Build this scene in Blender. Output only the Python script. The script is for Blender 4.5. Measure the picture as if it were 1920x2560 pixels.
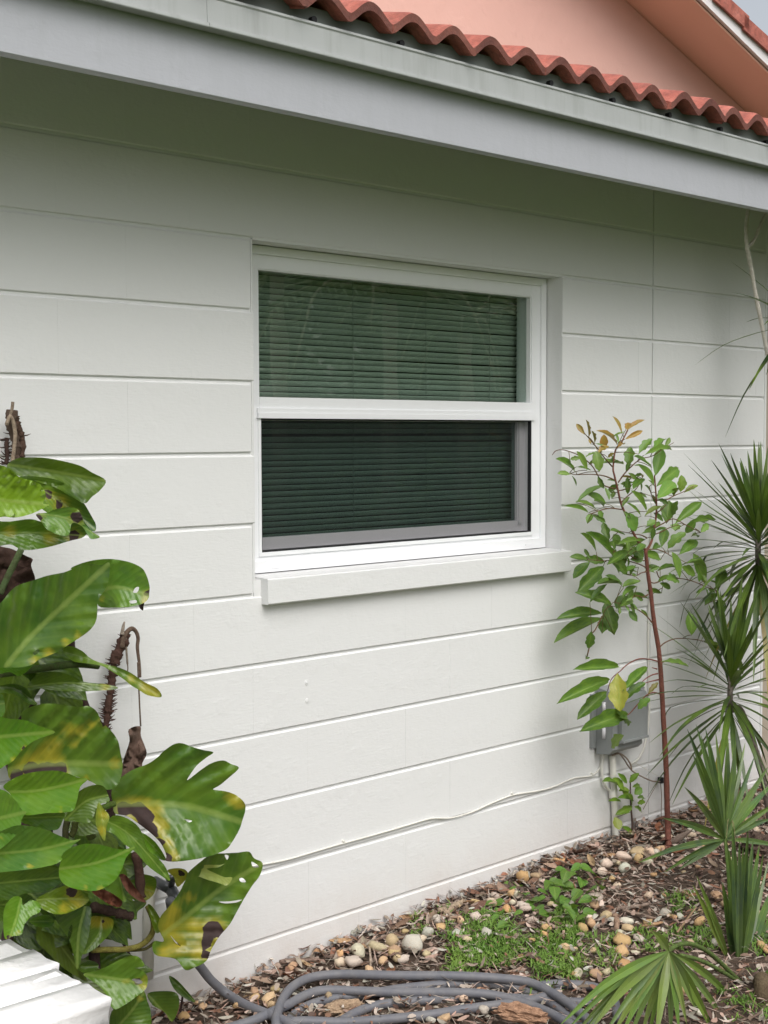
import bpy, bmesh, math, random
from mathutils import Vector, Matrix, noise
from mathutils.geometry import delaunay_2d_cdt
random.seed(7)
for o in list(bpy.data.objects): bpy.data.objects.remove(o)
sc = bpy.context.scene
COL = sc.collection
R = math.radians
# ------------------------------------------------------------------ camera
G = 1.55                                   # height of the eye-level mortar joint above the soil
F_PX, YAW, PITCH, ROLL, CD, CZ = 3376.4, 0.750517, -0.057114, -0.0027136, 3.07786, 0.053025
fw = Vector((math.sin(YAW)*math.cos(PITCH), math.cos(YAW)*math.cos(PITCH), math.sin(PITCH)))
r0 = Vector((math.cos(YAW), -math.sin(YAW), 0)); u0 = r0.cross(fw)
rt = r0*math.cos(ROLL)+u0*math.sin(ROLL); up = u0*math.cos(ROLL)-r0*math.sin(ROLL)
CAM = Vector((0, -CD, CZ+G))
cd = bpy.data.cameras.new('camera'); cam = bpy.data.objects.new('camera', cd); COL.objects.link(cam)
cd.sensor_fit = 'HORIZONTAL'; cd.sensor_width = 36; cd.lens = 36*F_PX/1920; cd.clip_start = .05; cd.clip_end = 500
m = Matrix((rt, up, -fw)).transposed().to_4x4(); m.translation = CAM; cam.matrix_world = m
sc.camera = cam
sc.render.resolution_x, sc.render.resolution_y = 768, 1024
# ------------------------------------------------------------------ sky, sun, exposure
SUN_EL, SUN_AZ = R(52), R(200)            # azimuth: direction the light comes from, clockwise from +Y
w = bpy.data.worlds.new('World'); sc.world = w; w.use_nodes = True
nt = w.node_tree; nt.nodes.clear()
out = nt.nodes.new('ShaderNodeOutputWorld'); bg = nt.nodes.new('ShaderNodeBackground')
sky = nt.nodes.new('ShaderNodeTexSky'); sky.sky_type = 'NISHITA'; sky.sun_disc = False
sky.sun_elevation = SUN_EL; sky.sun_rotation = SUN_AZ; sky.dust_density = 5; sky.air_density = 1.2
hs = nt.nodes.new('ShaderNodeHueSaturation'); hs.inputs['Saturation'].default_value = .32
nt.links.new(sky.outputs[0], hs.inputs['Color']); nt.links.new(hs.outputs[0], bg.inputs[0])
bg.inputs[1].default_value = .15; nt.links.new(bg.outputs[0], out.inputs[0])
sl = bpy.data.lights.new('sun', 'SUN'); sl.energy = 1.3; sl.angle = R(50); sl.color = (1, .985, .96)
so = bpy.data.objects.new('sun', sl); COL.objects.link(so)
sd = Vector((math.sin(SUN_AZ)*math.cos(SUN_EL), math.cos(SUN_AZ)*math.cos(SUN_EL), math.sin(SUN_EL)))
so.rotation_euler = sd.to_track_quat('Z', 'Y').to_euler(); so.location = sd*20
sc.view_settings.view_transform = 'Standard'; sc.view_settings.look = 'None'
sc.view_settings.exposure = 0.22; sc.view_settings.gamma = 1; sc.view_settings.use_curve_mapping = False
# ------------------------------------------------------------------ where a measured point stands
def ray(x, y): return fw+rt*((x-960)/F_PX)-up*((y-1280)/F_PX)
def P(x, y, Y=0.0):
    v = ray(x, y); return CAM+v*((Y+CD)/v.y)
def gz(x, y):
    a = min(1, max(0, (x-2.1)/2.0)); h = G-1.535+.075*a
    d = max(0, -y); h -= .05*min(1, d/.9)
    return h+.012*noise.noise(Vector((x*3.1, y*3.1, 0)))+.006*noise.noise(Vector((x*9, y*9, 4)))
def PG(x, y, dz=0):
    v = ray(x, y); z = G-1.53
    for _ in range(8):
        p = CAM+v*((z-CAM.z)/v.z); p.y = min(p.y, -.004); z = gz(p.x, p.y)+dz
    return CAM+v*((z-CAM.z)/v.z)
# ------------------------------------------------------------------ helpers
def tag(o, label=None, cat=None, group=None, kind=None):
    for k, v in (('label', label), ('category', cat), ('group', group), ('kind', kind)):
        if v: o[k] = v
    return o
def empty(name, loc=(0, 0, 0), parent=None):
    o = bpy.data.objects.new(name, None); COL.objects.link(o); o.empty_display_size = .05
    if parent:
        o.parent = parent; o.location = Vector(loc)-wloc(parent)
    else: o.location = loc
    return o
def wloc(o):
    v = Vector(o.location)
    while o.parent: o = o.parent; v += o.location
    return v
def link(name, me, parent=None, loc=None, col=None):
    o = bpy.data.objects.new(name, me); COL.objects.link(o)
    if parent is not None:
        o.parent = parent; o.location = (Vector(loc) if loc is not None else Vector())-wloc(parent)
    elif loc is not None: o.location = loc
    if col: o.color = (*col, 1)
    return o
class MB:
    def __init__(s): s.v, s.f = [], []
    def quad(s, *p):
        n = len(s.v); s.v += [tuple(q) for q in p]; s.f.append(tuple(range(n, n+len(p)))); return s
    def box(s, x0, x1, y0, y1, z0, z1):
        n = len(s.v)
        s.v += [(x, y, z) for x in (x0, x1) for y in (y0, y1) for z in (z0, z1)]
        for f in ((0, 1, 3, 2), (4, 6, 7, 5), (0, 4, 5, 1), (2, 3, 7, 6), (0, 2, 6, 4), (1, 5, 7, 3)): s.f.append(tuple(n+i for i in f))
        return s
    def prism(s, prof, x0, x1, taper=None):           # (y,z) profile run along X
        n = len(s.v); k = len(prof)
        for X, sg in ((x0, 1), (x1, -1)):
            for i, (y, z) in enumerate(prof): s.v.append((X+(sg*taper[i] if taper else 0), y, z))
        s.f.append(tuple(n+i for i in range(k))); s.f.append(tuple(n+k+i for i in reversed(range(k))))
        for i in range(k):
            j = (i+1) % k; s.f.append((n+i, n+k+i, n+k+j, n+j))
        return s
    def tube(s, pts, rad, n=8, cap=True, flat=1):
        pts = [Vector(p) for p in pts]; k = len(pts)
        if not hasattr(rad, '__len__'): rad = [rad]*k
        b = len(s.v); ref = None
        for i, p in enumerate(pts):
            t = (pts[min(i+1, k-1)]-pts[max(i-1, 0)]).normalized()
            if ref is None: ref = Vector((0, 0, 1)) if abs(t.z) < .9 else Vector((1, 0, 0))
            a = t.cross(ref).normalized(); c = a.cross(t).normalized(); ref = c
            for j in range(n):
                q = 2*math.pi*j/n; s.v.append(tuple(p+a*math.cos(q)*rad[i]+c*math.sin(q)*rad[i]*flat))
        for i in range(k-1):
            for j in range(n):
                s.f.append((b+i*n+j, b+i*n+(j+1) % n, b+(i+1)*n+(j+1) % n, b+(i+1)*n+j))
        if cap:
            s.f.append(tuple(b+j for j in reversed(range(n)))); s.f.append(tuple(b+(k-1)*n+j for j in range(n)))
        return s
    def mesh(s, name, mat, smooth=False, angle=None):
        me = bpy.data.meshes.new(name); me.from_pydata(s.v, [], s.f)
        bm = bmesh.new(); bm.from_mesh(me); bmesh.ops.recalc_face_normals(bm, faces=bm.faces)
        if angle is not None:
            for f in bm.faces: f.smooth = True
            for e in bm.edges:
                if len(e.link_faces) == 2 and e.calc_face_angle(0) > angle: e.smooth = False
        elif smooth:
            for f in bm.faces: f.smooth = True
        bm.to_mesh(me); bm.free()
        me.materials.append(mat); return me
    def build(s, name, mat, parent=None, smooth=False, angle=None, col=None):
        off = wloc(parent) if parent is not None else Vector()
        o = link(name, s.mesh(name, mat, smooth, angle), parent, Vector(), col); return o
    def top(s, name, mat, origin, smooth=False, angle=None, col=None):       # top-level thing with its origin at its base
        O = Vector(origin); s.v = [tuple(Vector(q)-O) for q in s.v]
        return link(name, s.mesh(name, mat, smooth, angle), None, O, col)
def cr(pts, n=6, closed=False):                       # Catmull-Rom through the points
    pts = [Vector(p) for p in pts]; k = len(pts); o = []
    for i in range(k if closed else k-1):
        g = (lambda j: pts[j % k]) if closed else (lambda j: pts[min(max(j, 0), k-1)])
        a, b, c, d = g(i-1), g(i), g(i+1), g(i+2)
        for j in range(n):
            t = j/n
            o.append(.5*((2*b)+(c-a)*t+(2*a-5*b+4*c-d)*t*t+(3*b-a-3*c+d)*t**3))
    if not closed: o.append(pts[-1])
    return o
# ------------------------------------------------------------------ materials
def mat(name, rough=.6, spec=.5):
    m = bpy.data.materials.new(name); m.use_nodes = True
    b = m.node_tree.nodes['Principled BSDF']; b.inputs['Roughness'].default_value = rough
    b.inputs['Specular IOR Level'].default_value = spec
    return m, m.node_tree, b
def nd(nt, t, ins=None, **kw):
    n = nt.nodes.new('ShaderNode'+t)
    for k, v in kw.items(): setattr(n, k, v)
    for k, v in (ins or {}).items():
        if hasattr(v, 'is_output'): nt.links.new(v, n.inputs[k])
        else: n.inputs[k].default_value = v
    return n
def noise_n(nt, co, scale, det=4, rough=.55): return nd(nt, 'TexNoise', {'Vector': co, 'Scale': scale, 'Detail': det, 'Roughness': rough}).outputs['Fac']
def ramp(nt, fac, stops):
    n = nd(nt, 'ValToRGB', {'Fac': fac}); e = n.color_ramp.elements
    while len(e) < len(stops): e.new(.5)
    for i, (p, c) in enumerate(stops):
        e[i].position = p; e[i].color = (*c, 1) if len(c) == 3 else c
    return n.outputs[0]
def mixc(nt, fac, a, b, mode='MIX'):
    n = nd(nt, 'Mix', data_type='RGBA', blend_type=mode)
    for sk, v in ((n.inputs[0], fac), (n.inputs[6], a), (n.inputs[7], b)):
        if hasattr(v, 'is_output'): nt.links.new(v, sk)
        elif isinstance(v, tuple): sk.default_value = (*v, 1)
        else: sk.default_value = v
    return n.outputs[2]
def mth(nt, op, a, b=0.0, c=None):
    n = nd(nt, 'Math', operation=op)
    for i, v in enumerate((a, b, c)):
        if v is None: continue
        if hasattr(v, 'is_output'): nt.links.new(v, n.inputs[i])
        else: n.inputs[i].default_value = v
    return n.outputs[0]
def bump(nt, b, h, st=.3, dist=.01, prev=None):
    n = nd(nt, 'Bump', {'Height': h, 'Strength': st, 'Distance': dist})
    if prev is not None: nt.links.new(prev, n.inputs['Normal'])
    nt.links.new(n.outputs[0], b.inputs['Normal']); return n.outputs[0]
def pos(nt): return nd(nt, 'NewGeometry').outputs['Position']
def scaled(nt, co, s): return nd(nt, 'Mapping', {'Vector': co, 'Scale': s}).outputs[0]

def paint_mat(name, c1, c2, rough=.55, lump=1.0, grain=1.0, dirt=None, streak=0):
    m, nt, b = mat(name, rough, .35); p = pos(nt)
    n1 = noise_n(nt, p, 2.3, 5); n2 = noise_n(nt, scaled(nt, p, (40, 40, 190)), 1, 3)
    n3 = noise_n(nt, p, 34, 4, .6); n4 = noise_n(nt, p, 9, 3)
    c = mixc(nt, n1, c1, c2)
    sp = nd(nt, 'TexVoronoi', {'Vector': p, 'Scale': 17}).outputs['Distance']
    spk = ramp(nt, sp, [(0, (1, 1, 1)), (.035, (0, 0, 0))])
    gate = ramp(nt, noise_n(nt, p, 3.7, 2), [(.56, (0, 0, 0)), (.62, (1, 1, 1))])
    if streak:                                            # water marks running down
        sn = ramp(nt, noise_n(nt, scaled(nt, p, (26, 26, 2.2)), 1, 5, .65), [(.5, (0, 0, 0)), (.72, (1, 1, 1))])
        c = mixc(nt, mth(nt, 'MULTIPLY', sn, streak), c, (.17, .18, .15))
    if dirt:
        sep = nd(nt, 'SeparateXYZ', {'Vector': p}).outputs['Z']
        low = nd(nt, 'MapRange', {'Value': sep, 'From Min': .26, 'From Max': .02}).outputs[0]
        d = mth(nt, 'MULTIPLY', low, ramp(nt, noise_n(nt, p, 6, 5, .65), [(.3, (.15,)*3), (.75, (1, 1, 1))]))
        c = mixc(nt, mth(nt, 'MULTIPLY', d, .75), c, dirt)
        c = mixc(nt, mth(nt, 'MULTIPLY', mth(nt, 'MULTIPLY', spk, gate), .35), c, (.35, .32, .27))
    nt.links.new(c, b.inputs['Base Color'])
    # brushed paint grain, lumps of old paint, a few pits
    h1 = bump(nt, b, n2, .16*grain, .004); h2 = bump(nt, b, n3, .20*lump, .006, h1)
    patch = mth(nt, 'MULTIPLY', ramp(nt, n4, [(.52, (0, 0, 0)), (.7, (1, 1, 1))]), noise_n(nt, p, 75, 4, .7))
    h3 = bump(nt, b, patch, .18*lump, .012, h2)
    bump(nt, b, mth(nt, 'MULTIPLY', spk, gate), .25*lump, .01, h3)
    return m
M = {}
M['wall'] = paint_mat('wall_paint', (.722, .727, .726), (.70, .705, .703), .5, .75, 1, (.55, .47, .42))
M['fascia'] = paint_mat('fascia_paint', (.425, .435, .47), (.40, .41, .445), .4, .7, .7, streak=.06)
M['metal_trim'] = paint_mat('trim_metal', (.40, .415, .415), (.345, .36, .355), .35, .2, .2, streak=.25)
M['closure'] = paint_mat('shaded_closure_metal', (.20, .225, .215), (.14, .16, .15), .5, .3, .3)  # dark tone: the shade under the tiles is painted into the strip
M['soffit'] = paint_mat('soffit_paint', (.34, .35, .29), (.30, .31, .26), .6, .4, .5)
M['peach'] = paint_mat('peach_stucco', (.76, .465, .40), (.72, .43, .365), .7, 1.4, .4)
M['peach2'] = paint_mat('peach_soffit', (.95, .60, .47), (.92, .56, .43), .7, .5, .4)
M['beige'] = paint_mat('beige_stucco', (.42, .36, .29), (.36, .31, .25), .7, 1.2, .4)
M['pier'] = paint_mat('pier_paint', (.92, .91, .91), (.89, .88, .88), .5, 2.0, .6)
def simple(name, col, rough=.5, spec=.5, metal=0, nz=None, bs=0, objcol=False):
    m, nt, b = mat(name, rough, spec); b.inputs['Metallic'].default_value = metal
    p = nd(nt, 'TexCoord').outputs['Object'] if objcol else pos(nt)
    base = nd(nt, 'ObjectInfo').outputs['Color'] if objcol else col
    if nz:
        sc_, amt, c2 = nz
        f = mth(nt, 'MULTIPLY', ramp(nt, noise_n(nt, p, sc_, 5, .6), [(.35, (0, 0, 0)), (.7, (1, 1, 1))]), amt)
        c = mixc(nt, f, base, c2); nt.links.new(c, b.inputs['Base Color'])
        if bs: bump(nt, b, noise_n(nt, p, sc_*2.5, 5, .6), bs, .01)
    elif objcol: nt.links.new(base, b.inputs['Base Color'])
    else: b.inputs['Base Color'].default_value = (*col, 1)
    return m
M['vinyl'] = simple('white_vinyl', (.83, .84, .86), .35, .5, nz=(30, .15, (.74, .75, .76)))
M['black'] = simple('black_gasket', (.012, .012, .014), .5)
M['sash'] = simple('sash_aluminium', (.62, .61, .64), .4, nz=(20, .2, (.5, .5, .52)))
M['slat'] = simple('blind_slat', (.62, .66, .60), .45, nz=(60, .25, (.52, .56, .5)))
M['cord'] = simple('blind_cord', (.40, .43, .40), .8)
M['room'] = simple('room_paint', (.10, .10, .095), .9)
M['tile'] = None
def tile_mat(name='clay_tile', cs=((.26, .075, .06), (.43, .135, .10), (.55, .21, .165))):
    m, nt, b = mat(name, .75, .3); p = pos(nt)
    oi = nd(nt, 'ObjectInfo').outputs['Random']
    c = ramp(nt, noise_n(nt, p, 11, 6, .65), [(.25, cs[0]), (.5, cs[1]), (.75, cs[2])])
    c = mixc(nt, mth(nt, 'MULTIPLY', oi, .25), c, (.34, .12, .085))
    st = ramp(nt, noise_n(nt, p, 38, 5, .75), [(.46, (0, 0, 0)), (.70, (1, 1, 1))])
    c = mixc(nt, mth(nt, 'MULTIPLY', st, .6), c, (.12, .06, .05))
    nt.links.new(c, b.inputs['Base Color']); h = bump(nt, b, noise_n(nt, p, 90, 5, .7), .5, .006)
    bump(nt, b, noise_n(nt, p, 18, 3), .35, .012, h); return m
M['tile'] = tile_mat(); M['tile_end'] = tile_mat('dark_tile_edge', ((.07, .028, .024), (.15, .055, .042), (.22, .09, .07)))  # front end faces get a darker brown than the tops
def glass(name, tint, refl=1.5):
    m = bpy.data.materials.new(name); m.use_nodes = True; nt = m.node_tree; nt.nodes.clear()
    o = nd(nt, 'OutputMaterial'); tr = nd(nt, 'BsdfTransparent', {'Color': (*tint, 1)}); gl = nd(nt, 'BsdfGlossy', {'Roughness': .0})
    wv = nd(nt, 'Bump', {'Height': noise_n(nt, pos(nt), 2.2, 2), 'Strength': .05, 'Distance': .02})
    nt.links.new(wv.outputs[0], gl.inputs['Normal'])
    fc = nd(nt, 'LayerWeight', {'Blend': .5}).outputs['Facing']
    fr = mth(nt, 'ADD', mth(nt, 'MULTIPLY', mth(nt, 'POWER', fc, 5.0), 1-refl), refl); mx = nd(nt, 'MixShader', {0: fr, 1: tr.outputs[0], 2: gl.outputs[0]})
    nt.links.new(mx.outputs[0], o.inputs[0]); return m
M['glass_low'] = glass('tinted_glass_sash', (.66, .745, .72), .05)
M['glass'] = glass('tinted_glass', (.80, .86, .825), .11)
def screen_mat():
    m = bpy.data.materials.new('insect_mesh'); m.use_nodes = True; nt = m.node_tree; b = nt.nodes['Principled BSDF']
    b.inputs['Base Color'].default_value = (.006, .009, .009, 1); b.inputs['Roughness'].default_value = .7
    tr = nd(nt, 'BsdfTransparent'); mx = nd(nt, 'MixShader', {0: .36, 1: tr.outputs[0], 2: b.outputs[0]})
    nt.links.new(mx.outputs[0], nt.nodes['Material Output'].inputs[0]); return m
M['screen'] = screen_mat()
def leaf_mat(name, rough=.34, veins=9, trans=.18, spec=.5):
    m, nt, b = mat(name, rough, spec)
    base = nd(nt, 'ObjectInfo').outputs['Color']; uv = nd(nt, 'UVMap').outputs[0]
    sx = nd(nt, 'SeparateXYZ', {'Vector': uv}); t, s = sx.outputs[0], mth(nt, 'SUBTRACT', sx.outputs[1], .5)
    a = mth(nt, 'ABSOLUTE', s)
    ph = mth(nt, 'SUBTRACT', mth(nt, 'MULTIPLY', t, veins), mth(nt, 'MULTIPLY', a, veins*.95))
    vv = mth(nt, 'ABSOLUTE', mth(nt, 'SUBTRACT', mth(nt, 'FRACT', ph), .5))      # 0.5 at the side veins
    p = nd(nt, 'TexCoord').outputs['Object']
    big = noise_n(nt, p, 9, 4); fine = noise_n(nt, p, 60, 4)
    c = mixc(nt, ramp(nt, big, [(.3, (0, 0, 0)), (.7, (1, 1, 1))]), base, mixc(nt, .48, base, (.20, .32, .02)))
    c = mixc(nt, mth(nt, 'MULTIPLY', fine, .12), c, (.02, .05, .012))
    vein = ramp(nt, vv, [(.30, (0, 0, 0)), (.5, (1, 1, 1))])
    c = mixc(nt, mth(nt, 'MULTIPLY', vein, .09), c, (.26, .36, .08))
    pig = nd(nt, 'Attribute', attribute_name='pig').outputs['Color']; ps = nd(nt, 'SeparateColor', {'Color': pig})
    sv = nd(nt, 'CombineXYZ', {'X': mth(nt, 'MULTIPLY', ph, 2.2), 'Y': mth(nt, 'MULTIPLY', s, 2.5), 'Z': nd(nt, 'ObjectInfo').outputs['Random']}).outputs[0]
    jit = mth(nt, 'ADD', mth(nt, 'MULTIPLY', mth(nt, 'SUBTRACT', noise_n(nt, sv, 1.0, 3, .5), .5), .8), mth(nt, 'MULTIPLY', mth(nt, 'SUBTRACT', noise_n(nt, p, 22, 4, .6), .5), .5))
    yel = nd(nt, 'MapRange', {'Value': mth(nt, 'ADD', ps.outputs[0], mth(nt, 'MULTIPLY', jit, .8)), 'From Min': .28, 'From Max': 1.0}).outputs[0]
    brn = nd(nt, 'MapRange', {'Value': mth(nt, 'ADD', ps.outputs[1], mth(nt, 'MULTIPLY', jit, .35)), 'From Min': .45, 'From Max': .56}).outputs[0]
    ycol = mixc(nt, noise_n(nt, p, 14, 3), (.50, .42, .035), (.42, .30, .03))
    c = mixc(nt, mth(nt, 'MULTIPLY', yel, .85), c, ycol)
    bcol = mixc(nt, noise_n(nt, p, 40, 4), (.045, .022, .018), (.018, .010, .010))
    c = mixc(nt, brn, c, bcol); cg = c
    mid = ramp(nt, a, [(.0, (1, 1, 1)), (.018, (.7, .7, .7)), (.035, (0, 0, 0))])
    c = mixc(nt, mth(nt, 'MULTIPLY', mid, .45), c, (.30, .38, .10))
    nt.links.new(c, b.inputs['Base Color'])
    rr = nd(nt, 'MapRange', {'Value': brn, 'To Min': rough, 'To Max': .8}).outputs[0]; nt.links.new(rr, b.inputs['Roughness'])
    h = bump(nt, b, mth(nt, 'SUBTRACT', mth(nt, 'MULTIPLY', vv, -1.0), mth(nt, 'MULTIPLY', mid, .6)), .12, .012)
    bump(nt, b, big, .12, .02, h)
    tl = nd(nt, 'BsdfTranslucent', {'Color': mixc(nt, .5, c, (.25, .38, .03), 'MIX')})
    mx = nd(nt, 'MixShader', {0: mth(nt, 'MULTIPLY', mth(nt, 'SUBTRACT', 1.0, brn), trans), 1: b.outputs[0], 2: tl.outputs[0]})
    nt.links.new(mx.outputs[0], nt.nodes['Material Output'].inputs[0]); return m
M['leaf'] = leaf_mat('big_leaf', .32, 9, .20, .5)
M['sleaf'] = leaf_mat('sapling_leaf', .4, 14, .2)
M['blade'] = leaf_mat('blade_leaf', .38, 1, .12)
M['weed'] = leaf_mat('weed_leaf', .5, 6, .25)
M['dry'] = simple('dry_leaf', None, .8, .2, nz=(40, .5, (.09, .05, .035)), bs=.4, objcol=True)
M['stone'] = simple('river_stone', None, .7, .3, nz=(28, .4, (.42, .27, .13)), bs=.35, objcol=True)
M['bark'] = simple('dry_bark', None, .9, .2, nz=(70, .55, (.06, .035, .025)), bs=.6, objcol=True)
M['ringed'] = simple('ringed_cane', None, .85, .2, nz=(55, .35, (.20, .17, .14)), bs=.5, objcol=True)
M['hose'] = simple('hose_rubber', (.12, .123, .142), .55, .4, nz=(22, .5, (.21, .20, .195)), bs=.12)
def soil_mat():
    m, nt, b = mat('soil_and_bounce_lawn', .95, .1); p = pos(nt)
    soil = mixc(nt, noise_n(nt, p, 14, 5, .6), (.13, .095, .072), (.06, .043, .034)); bounce_lawn = mixc(nt, noise_n(nt, p, 5, 5, .6), (.045, .085, .014), (.075, .115, .026))  # green beyond the bed: unseen grass, added for its bounce light
    y = nd(nt, 'SeparateXYZ', {'Vector': p}).outputs['Y']; e = mth(nt, 'ADD', y, mth(nt, 'MULTIPLY', noise_n(nt, p, 3, 3), .5))
    nt.links.new(mixc(nt, nd(nt, 'MapRange', {'Value': e, 'From Min': -1.35, 'From Max': -1.55}).outputs[0], soil, bounce_lawn), b.inputs['Base Color'])
    bump(nt, b, noise_n(nt, p, 35, 5, .6), .8, .01); return m
M['soil'] = soil_mat()
M['box'] = simple('grey_plastic', (.24, .255, .255), .4, .5, nz=(25, .25, (.18, .19, .19)))
M['pvc'] = simple('white_pvc', (.70, .69, .64), .45, .4, nz=(25, .3, (.58, .56, .50)))
M['wire'] = simple('brown_wire', (.22, .17, .13), .7)
M['steel'] = simple('tap_metal', (.08, .085, .09), .35, .5, .6)
M['green_stuff'] = simple('grass_blade', (.10, .20, .03), .6, .3, nz=(7, .6, (.20, .28, .05)))
def litter_mat():
    m, nt, b = mat('litter', .85, .2)
    c = nd(nt, 'Attribute', attribute_name='pig').outputs['Color']; p = pos(nt)
    c2 = mixc(nt, mth(nt, 'MULTIPLY', noise_n(nt, p, 60, 4), .6), c, (.07, .045, .035)); nt.links.new(c2, b.inputs['Base Color']); return m
M['litter'] = litter_mat()
# ================================================================== ground
def ground():
    xs = [-40, -20, -8, -2, .5]+[1.0+.04*i for i in range(126)]+[6.5, 9, 16, 30, 50]
    ys = [-50, -30, -15, -8, -4]+[-2.4+.04*i for i in range(61)]+[.05, 6]
    v = [(x, y, gz(x, min(y, 0)) if -2.5 < y and .9 < x < 6.2 else G-1.6) for x in xs for y in ys]; n = len(ys)
    f = [(i*n+j, (i+1)*n+j, (i+1)*n+j+1, i*n+j+1) for i in range(len(xs)-1) for j in range(n-1)]
    b = MB(); b.v, b.f = v, f
    tag(b.build('ground', M['soil'], smooth=True), kind='structure')
ground()
# ================================================================== house
S = .2032
def Z(r): return r+G
OX0, OX1, OZ0, OZ1 = 2.3645, 3.7337, -.40, 3*S-.002     # window opening
VJ, XL, XR = 4.268, -.3, 5.07
house = tag(empty('house', (2.9, 0, G-1.5)), 'low white painted block house with red barrel tile roof and peach gable', 'house')
wall = empty('block_wall', (2.9, 0, G-1.5), house)
b = MB()                                                   # mortar bed, set back behind the block faces
for (x0, x1, z0, z1) in ((XL, OX0-.004, -1.9, 1.068), (OX1+.004, XR, -1.9, 1.068), (OX0-.004, OX1+.004, -1.9, OZ0-.03), (OX0-.004, OX1+.004, OZ1+.004, 1.068)):
    b.box(x0, x1, .0055, .2, Z(z0), Z(z1))
b.build('mortar', M['wall'], wall)
JX = P(895, 1680).x                                        # a measured upright joint of course -4
def block(x0, x1, z0, z1):
    if x1-x0 < .02: return
    j = random.uniform(-.0004, .0004); h = z1-z0
    prof = [(.10, 0), (.0022, 0), (j, .0028), (j, h*.5), (j, h-.0045), (.0045, h), (.10, h)]
    tp = [0, 0, .00012, .00012, .00012, 0, 0]
    xc, zc = x0, z0
    k = (round(x1-x0, 3), round(h, 3), round(j, 4))
    bb = MB().prism([(y, z) for y, z in prof], 0, x1-x0, tp)
    link('concrete_block', bb.mesh('concrete_block', M['wall']), wall, (xc, 0, Z(zc)))
for k in range(-9, 6):
    z0, z1 = k*S+.0042, min((k+1)*S-.0042, 1.058)
    off = 0 if k % 2 == 0 else S
    x = JX+off-.4064*12; cuts = []
    while x < XR: cuts.append(x); x += .4064
    cuts = sorted([c for c in cuts if XL < c < XR and abs(c-VJ) > .03]+[XL, VJ, XR])
    for a, c in zip(cuts, cuts[1:]):
        if c == VJ: c -= .0035
        if a == VJ: a += .0035
        segs = [(a, c)]
        if z1 > OZ0 and z0 < OZ1-.01:
            segs = []
            if a < OX0: segs.append((a, min(c, OX0)))
            if c > OX1: segs.append((max(a, OX1), c))
        for s0, s1 in segs: block(s0, s1, z0, z1)
rev = MB()                                                 # plastered reveal
rev.box(OX1-.0005, OX1+.006, .0025, .15, Z(-.40), Z(OZ1)); rev.box(OX0-.006, OX0+.0005, .0025, .15, Z(-.40), Z(OZ1))
rev.box(OX0+.001, OX1-.001, .0025, .15, Z(OZ1-.001), Z(OZ1+.008))
rev.build('window_reveal', M['wall'], house)
# sill: sloping top, worn left corner
sl_ = MB(); SX0, SX1 = 2.386, 3.752
sl_.prism([(.16, Z(-.352)), (-.028, Z(-.3595)), (-.0305, Z(-.363)), (-.031, Z(-.431)), (-.028, Z(-.4345)), (.16, Z(-.4345))], SX0, SX1)
sill = sl_.build('window_sill', M['wall'], house)
sl2 = MB().box(OX0-.003, SX0+.002, .0035, .15, Z(-.43), Z(-.364)).build('sill_end_mortar', M['wall'], house)
MB().box(XR+.002, XR+2.2, .03, .2, Z(-1.9), Z(1.068)).build('side_wall', M['beige'], house)
MB().prism([(.2, Z(-1.9)), (-.004, Z(-1.9)), (-.004, Z(1.068)), (.2, Z(1.068))], XR-.012, XR+.0015).build('corner_trim', M['wall'], house)
# eave
EX0, EX1 = -.6, 6.2
fas = MB().prism([(-.418, Z(.849)), (-.4485, Z(.849)), (-.45, Z(.8505)), (-.45, Z(1.06)), (-.418, Z(1.06))], EX0, EX1).build('fascia_board', M['fascia'], house)
MB().box(EX0, EX1, -.417, .02, Z(1.062), Z(1.075)).build('soffit', M['soffit'], house)
seams = [EX0]+sorted([P(518, 30, -.48).x, P(1154, 190, -.48).x])+[P(1154, 190, -.48).x+1.6, EX1]
for i, (a, c) in enumerate(zip(seams, seams[1:])):
    d = -.0012*(i % 2)
    prof = [(-.452, Z(.992)), (-.4885+d, Z(.991)), (-.4895+d, Z(.993)), (-.4885+d, Z(1.001)), (-.480+d, Z(1.004)), (-.478+d, Z(1.060)), (-.481+d, Z(1.064)), (-.480+d, Z(1.070)), (-.452, Z(1.071))]
    MB().prism(prof, a, c+(.012 if d else -.0005)).build('drip_edge', M['metal_trim'], house)
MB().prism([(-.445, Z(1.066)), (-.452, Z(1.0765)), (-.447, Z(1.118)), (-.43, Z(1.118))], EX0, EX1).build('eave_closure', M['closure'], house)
for q in ((784, 46), (960+75/1.728, 182/1.728), (960+720/1.728, 355/1.728), (960+990/1.728, 430/1.728), (960+1233/1.728, 493/1.728), (960+1455/1.728, 555/1.728), (960+1652/1.728, 612/1.728)):
    p = P(*q, -.462)
    MB().tube([(p.x, -.444, p.z-.003), (p.x, -.466, p.z-.003)], .0085, 10).build('weep_hole', M['black'], house, smooth=False)
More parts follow.
